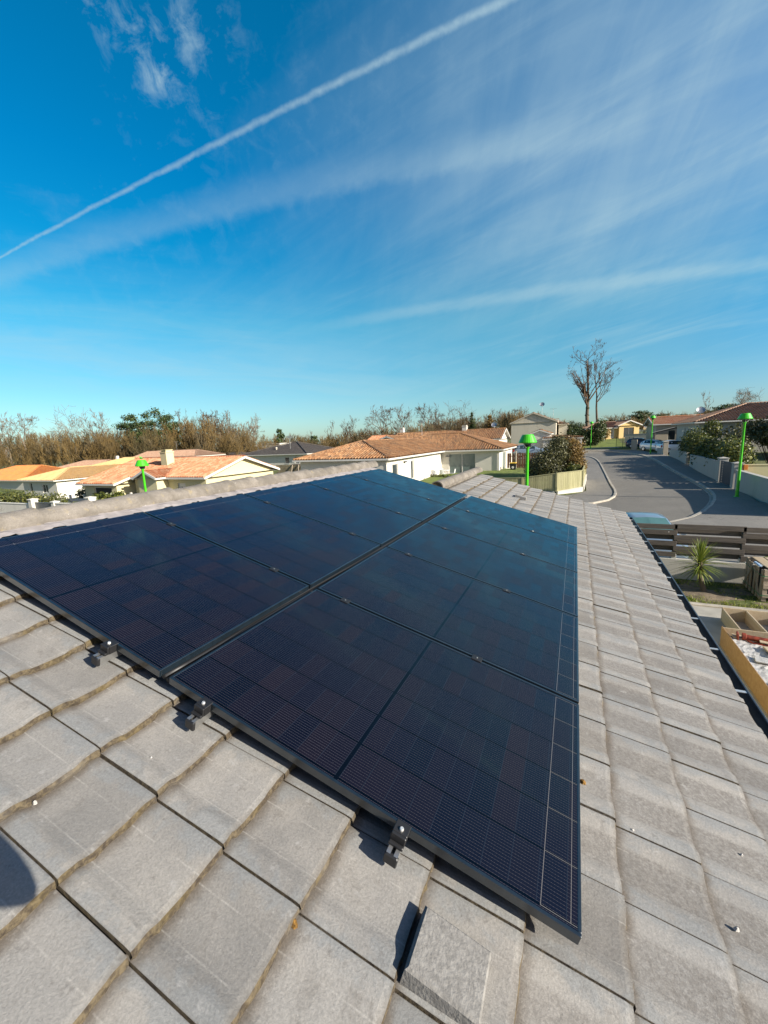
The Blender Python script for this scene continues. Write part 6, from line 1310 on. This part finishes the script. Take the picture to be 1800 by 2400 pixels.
trees = [(45, 888, 118, 'oak', 'P', 'bare grey tree with a wide crown at the left end of the wood'), (8, 900, 112, 'up', 'P', 'bare grey tree cut by the left edge of the picture'), (196, 876, 116, 'wide', 'P', 'bare pale tree spreading like a fan above the sand-yellow roof'), (228, 884, 120, 'oak2', 'P', 'bare pale tree close right of the fan-shaped one'),
         (382, 880, 124, 'up', 'B', 'thin bare tree right behind the pines'), (418, 884, 112, 'oak2', 'B', 'first tall bare tree right of the pines'), (440, 882, 116, 'up', 'B', 'second tall bare tree right of the pines'), (462, 883, 112, 'oak', 'B', 'broad bare tree in the middle of the tall left cluster'), (484, 884, 110, 'up', 'P', 'pale upright bare tree near the end of the left cluster'), (508, 892, 112, 'oak2', 'P', 'last bare tree at the right end of the tall left cluster'),
         (546, 911, 118, 'oak', 'P', 'lone thin bare tree in the gap left of the dark roof'), (672, 928, 130, 'up', 'P', 'faint bare tree above the ridge of the dark roof'), (716, 906, 122, 'up', 'B', 'dark bare tree left of two above the dark roof'), (742, 898, 118, 'oak2', 'B', 'dark bare tree right of two above the dark roof'),
         (828, 872, 104, 'oak', 'I', 'bare tree with an ivy-clad trunk and round crown behind the brown roof'), (868, 866, 108, 'oak2', 'B', 'bare tree with slanting trunk just right of the ivy-clad one'), (916, 868, 106, 'oak', 'B', 'bare tree with twisted boughs behind the bar antenna'), (938, 884, 112, 'up', 'B', 'thin bare tree between the twisted and the fan-crowned tree'), (962, 864, 106, 'wide', 'B', 'bare fan-crowned tree left of the green conifer'),
         (1066, 880, 112, 'up', 'B', 'bare tree right behind the russet tree'), (1095, 878, 116, 'oak2', 'B', 'bare tree left of the grey gable'), (1122, 876, 112, 'oak', 'B', 'bare tree touching the roof of the grey gable'), (1234, 905, 118, 'oak', 'B', 'bare tree right of the grey gable'), (1522, 842, 112, 'up', 'P', 'pointed pale bare tree behind the satellite dish'), (1610, 836, 108, 'oak', 'P', 'round bare tree above the ridge of the striped roof'), (1656, 832, 106, 'wide', 'P', 'bare tree cut by the right edge above the striped roof')]
for i, (dx, dy, dp, k, c, lab) in enumerate(trees):
    (p_, H_) = at_sky(dx, dy, dp); tw_ = M_TWIGP if c == 'P' else M_TWIG
    bare_tree(k + c, lab, 'tree', p_, H_, i * 1.3, 'leafless trees along the wood', M_TWIGP if c == 'P' else M_BARK, tw_, ivy=.5 if c == 'I' else 0, **kw[k])
def pine(label, dx, dytop, depth, cw, seed, layers=5, base=.45, group='pines standing out of the wood', shape='pine', mat=None):
    cw *= 1.45
    (p_, H_) = at_sky(dx, dytop, depth); e = empty('pine_tree', label, 'tree', p_, group=group); rnd = random.Random(seed); cl = []
    if shape == 'pine':
        for k in range(layers):
            f = base + (1 - base) * k / (layers - 1)
            for j in range(3 if k < layers - 1 else 1): a = rnd.uniform(0, 6.28); r = cw * rnd.uniform(.25, .75) * (1.15 - .6 * (f - base) / (1 - base)); cl.append(((math.cos(a) * r, math.sin(a) * r, H_ * f - .6), (cw * rnd.uniform(.5, .75), cw * rnd.uniform(.5, .75), H_ * .075 * rnd.uniform(.8, 1.3))))
    else:
        for k in range(7): f = .06 + .92 * k / 6.5; cl.append(((rnd.uniform(-.1, .1), rnd.uniform(-.1, .1), H_ * f), (cw * (1.02 - f) + .15, cw * (1.02 - f) + .15, H_ * .11)))
    V, Q = leaf_cloud(cl, 2600, .30, seed, shell=.2, aspect=.4); mesh_np('crown', V, Q, mat or M_PINE, e)
    sg = [((0, 0, -.3), (.1, 0, H_ * .5), .22, .15, 0), ((.1, 0, H_ * .5), (0, 0, H_ * .96), .15, .05, 0)] + [((.05, 0, max(.1, c[0][2] - .6)), c[0], .06, .03, 0) for c in cl]
    V, Q = prisms(sg, 6); mesh_np('trunk', V, Q, M_BARK, e); return e
pine('dark pine left of the pine group, leaning crown', 268, 898, 116, 2.0, 1); pine('dark pine with a pointed clump in the left pine group', 292, 897, 112, 1.8, 2); pine('second dark pine of the left pine group', 318, 893, 118, 1.9, 3); pine('largest dark pine, a round crown over the left wood', 345, 886, 112, 2.4, 4, 6); pine('dark pine right behind the largest one', 372, 896, 118, 2.2, 5)
pine('small round pine left of the dark roof ridge', 604, 926, 122, 1.2, 6); pine('pointed dark green conifer above the dark roof', 708, 940, 120, 2.0, 7, shape='cone'); pine('low dark pine left of the bar antenna, on the skyline', 672, 940, 124, 1.5, 12)
pine('green cypress behind the long brown ridge', 1020, 889, 104, 2.2, 8, shape='cone'); pine('russet beech still in leaf right of the cypress', 1058, 893, 104, 2.0, 9, shape='cone', mat=M_RUST)
for k, (dx, dy, cw) in enumerate(((1322, 905, 2.2), (1378, 886, 2.6), (1404, 889, 2.2), (1440, 891, 2.4), (1478, 893, 2.2), (1548, 876, 3.0), (1572, 871, 3.2), (1596, 872, 3.0))):
    pine(['dark pine right of the slender leaning tree', 'rounded dark pine above the ochre house', 'dark pine just right of the rounded one', 'dark pine above the far right lamp', 'low dark pine left of the satellite dish', 'left one of three broad pines behind the striped roof', 'middle one of three broad pines behind the striped roof', 'right one of three broad pines behind the striped roof'][k], dx, dy, 128, cw, 20 + k)

# the brown wood itself: countless leafless thickets
def woodland():
    rs = np.random.RandomState(5); temps = []
    for sd_ in range(5):
        sg = grow(seed=100 + sd_, H=8, r0=.09, trunk=.05, spread=.55, levels=3, kids=(9, 5, 4), ratio=.55, up=.12, wig=.12, minr=.028); V, Q = prisms(sg, 3); temps.append((V, Q))
    xk = [-400, 0, 60, 150, 250, 330, 400, 440, 520, 540, 600, 680, 760, 820, 900, 1000, 1080, 1120, 1150, 1230, 1280, 1340, 1420, 1500, 1560, 1659, 2000]; yk = [945, 936, 934, 930, 926, 912, 903, 898, 915, 936, 938, 944, 930, 920, 910, 902, 892, 884, 890, 908, 908, 895, 889, 887, 881, 878, 878]
    VV = [];
    QQ = []; off = 0
    for i in range(620):
        dx = rs.uniform(-260, 1900); dp = rs.choice([104, 114, 126, 140]) + rs.uniform(-6, 6); top = np.interp(dx, xk, yk) + abs(rs.normal(0, 11)) - 6
        if i % 3 == 0: top += rs.uniform(14, 34); dp -= 8
        P = atd(dx * 1.085, top * 1.085, dp); g = ht(P[0], P[1]); H_ = P[2] - g
        if H_ < 1.5: H_ = 1.5
        V, Q = temps[rs.randint(5)]; k = H_ / 8; kx = min(k * rs.uniform(.9, 1.2), 1.1); a = rs.uniform(0, 6.28); c, s_ = math.cos(a), math.sin(a)
        W_ = np.c_[(V[:, 0] * c - V[:, 1] * s_) * kx + P[0], (V[:, 0] * s_ + V[:, 1] * c) * kx + P[1], V[:, 2] * k + g - .1]; VV.append(W_); QQ.append(Q + off); off += len(V)
    o = mesh_np('woodland', np.concatenate(VV), np.concatenate(QQ), M_TWIGR); tag(o, 'brown leafless wood closing the horizon behind all the houses', 'wood', kind='stuff')
woodland()
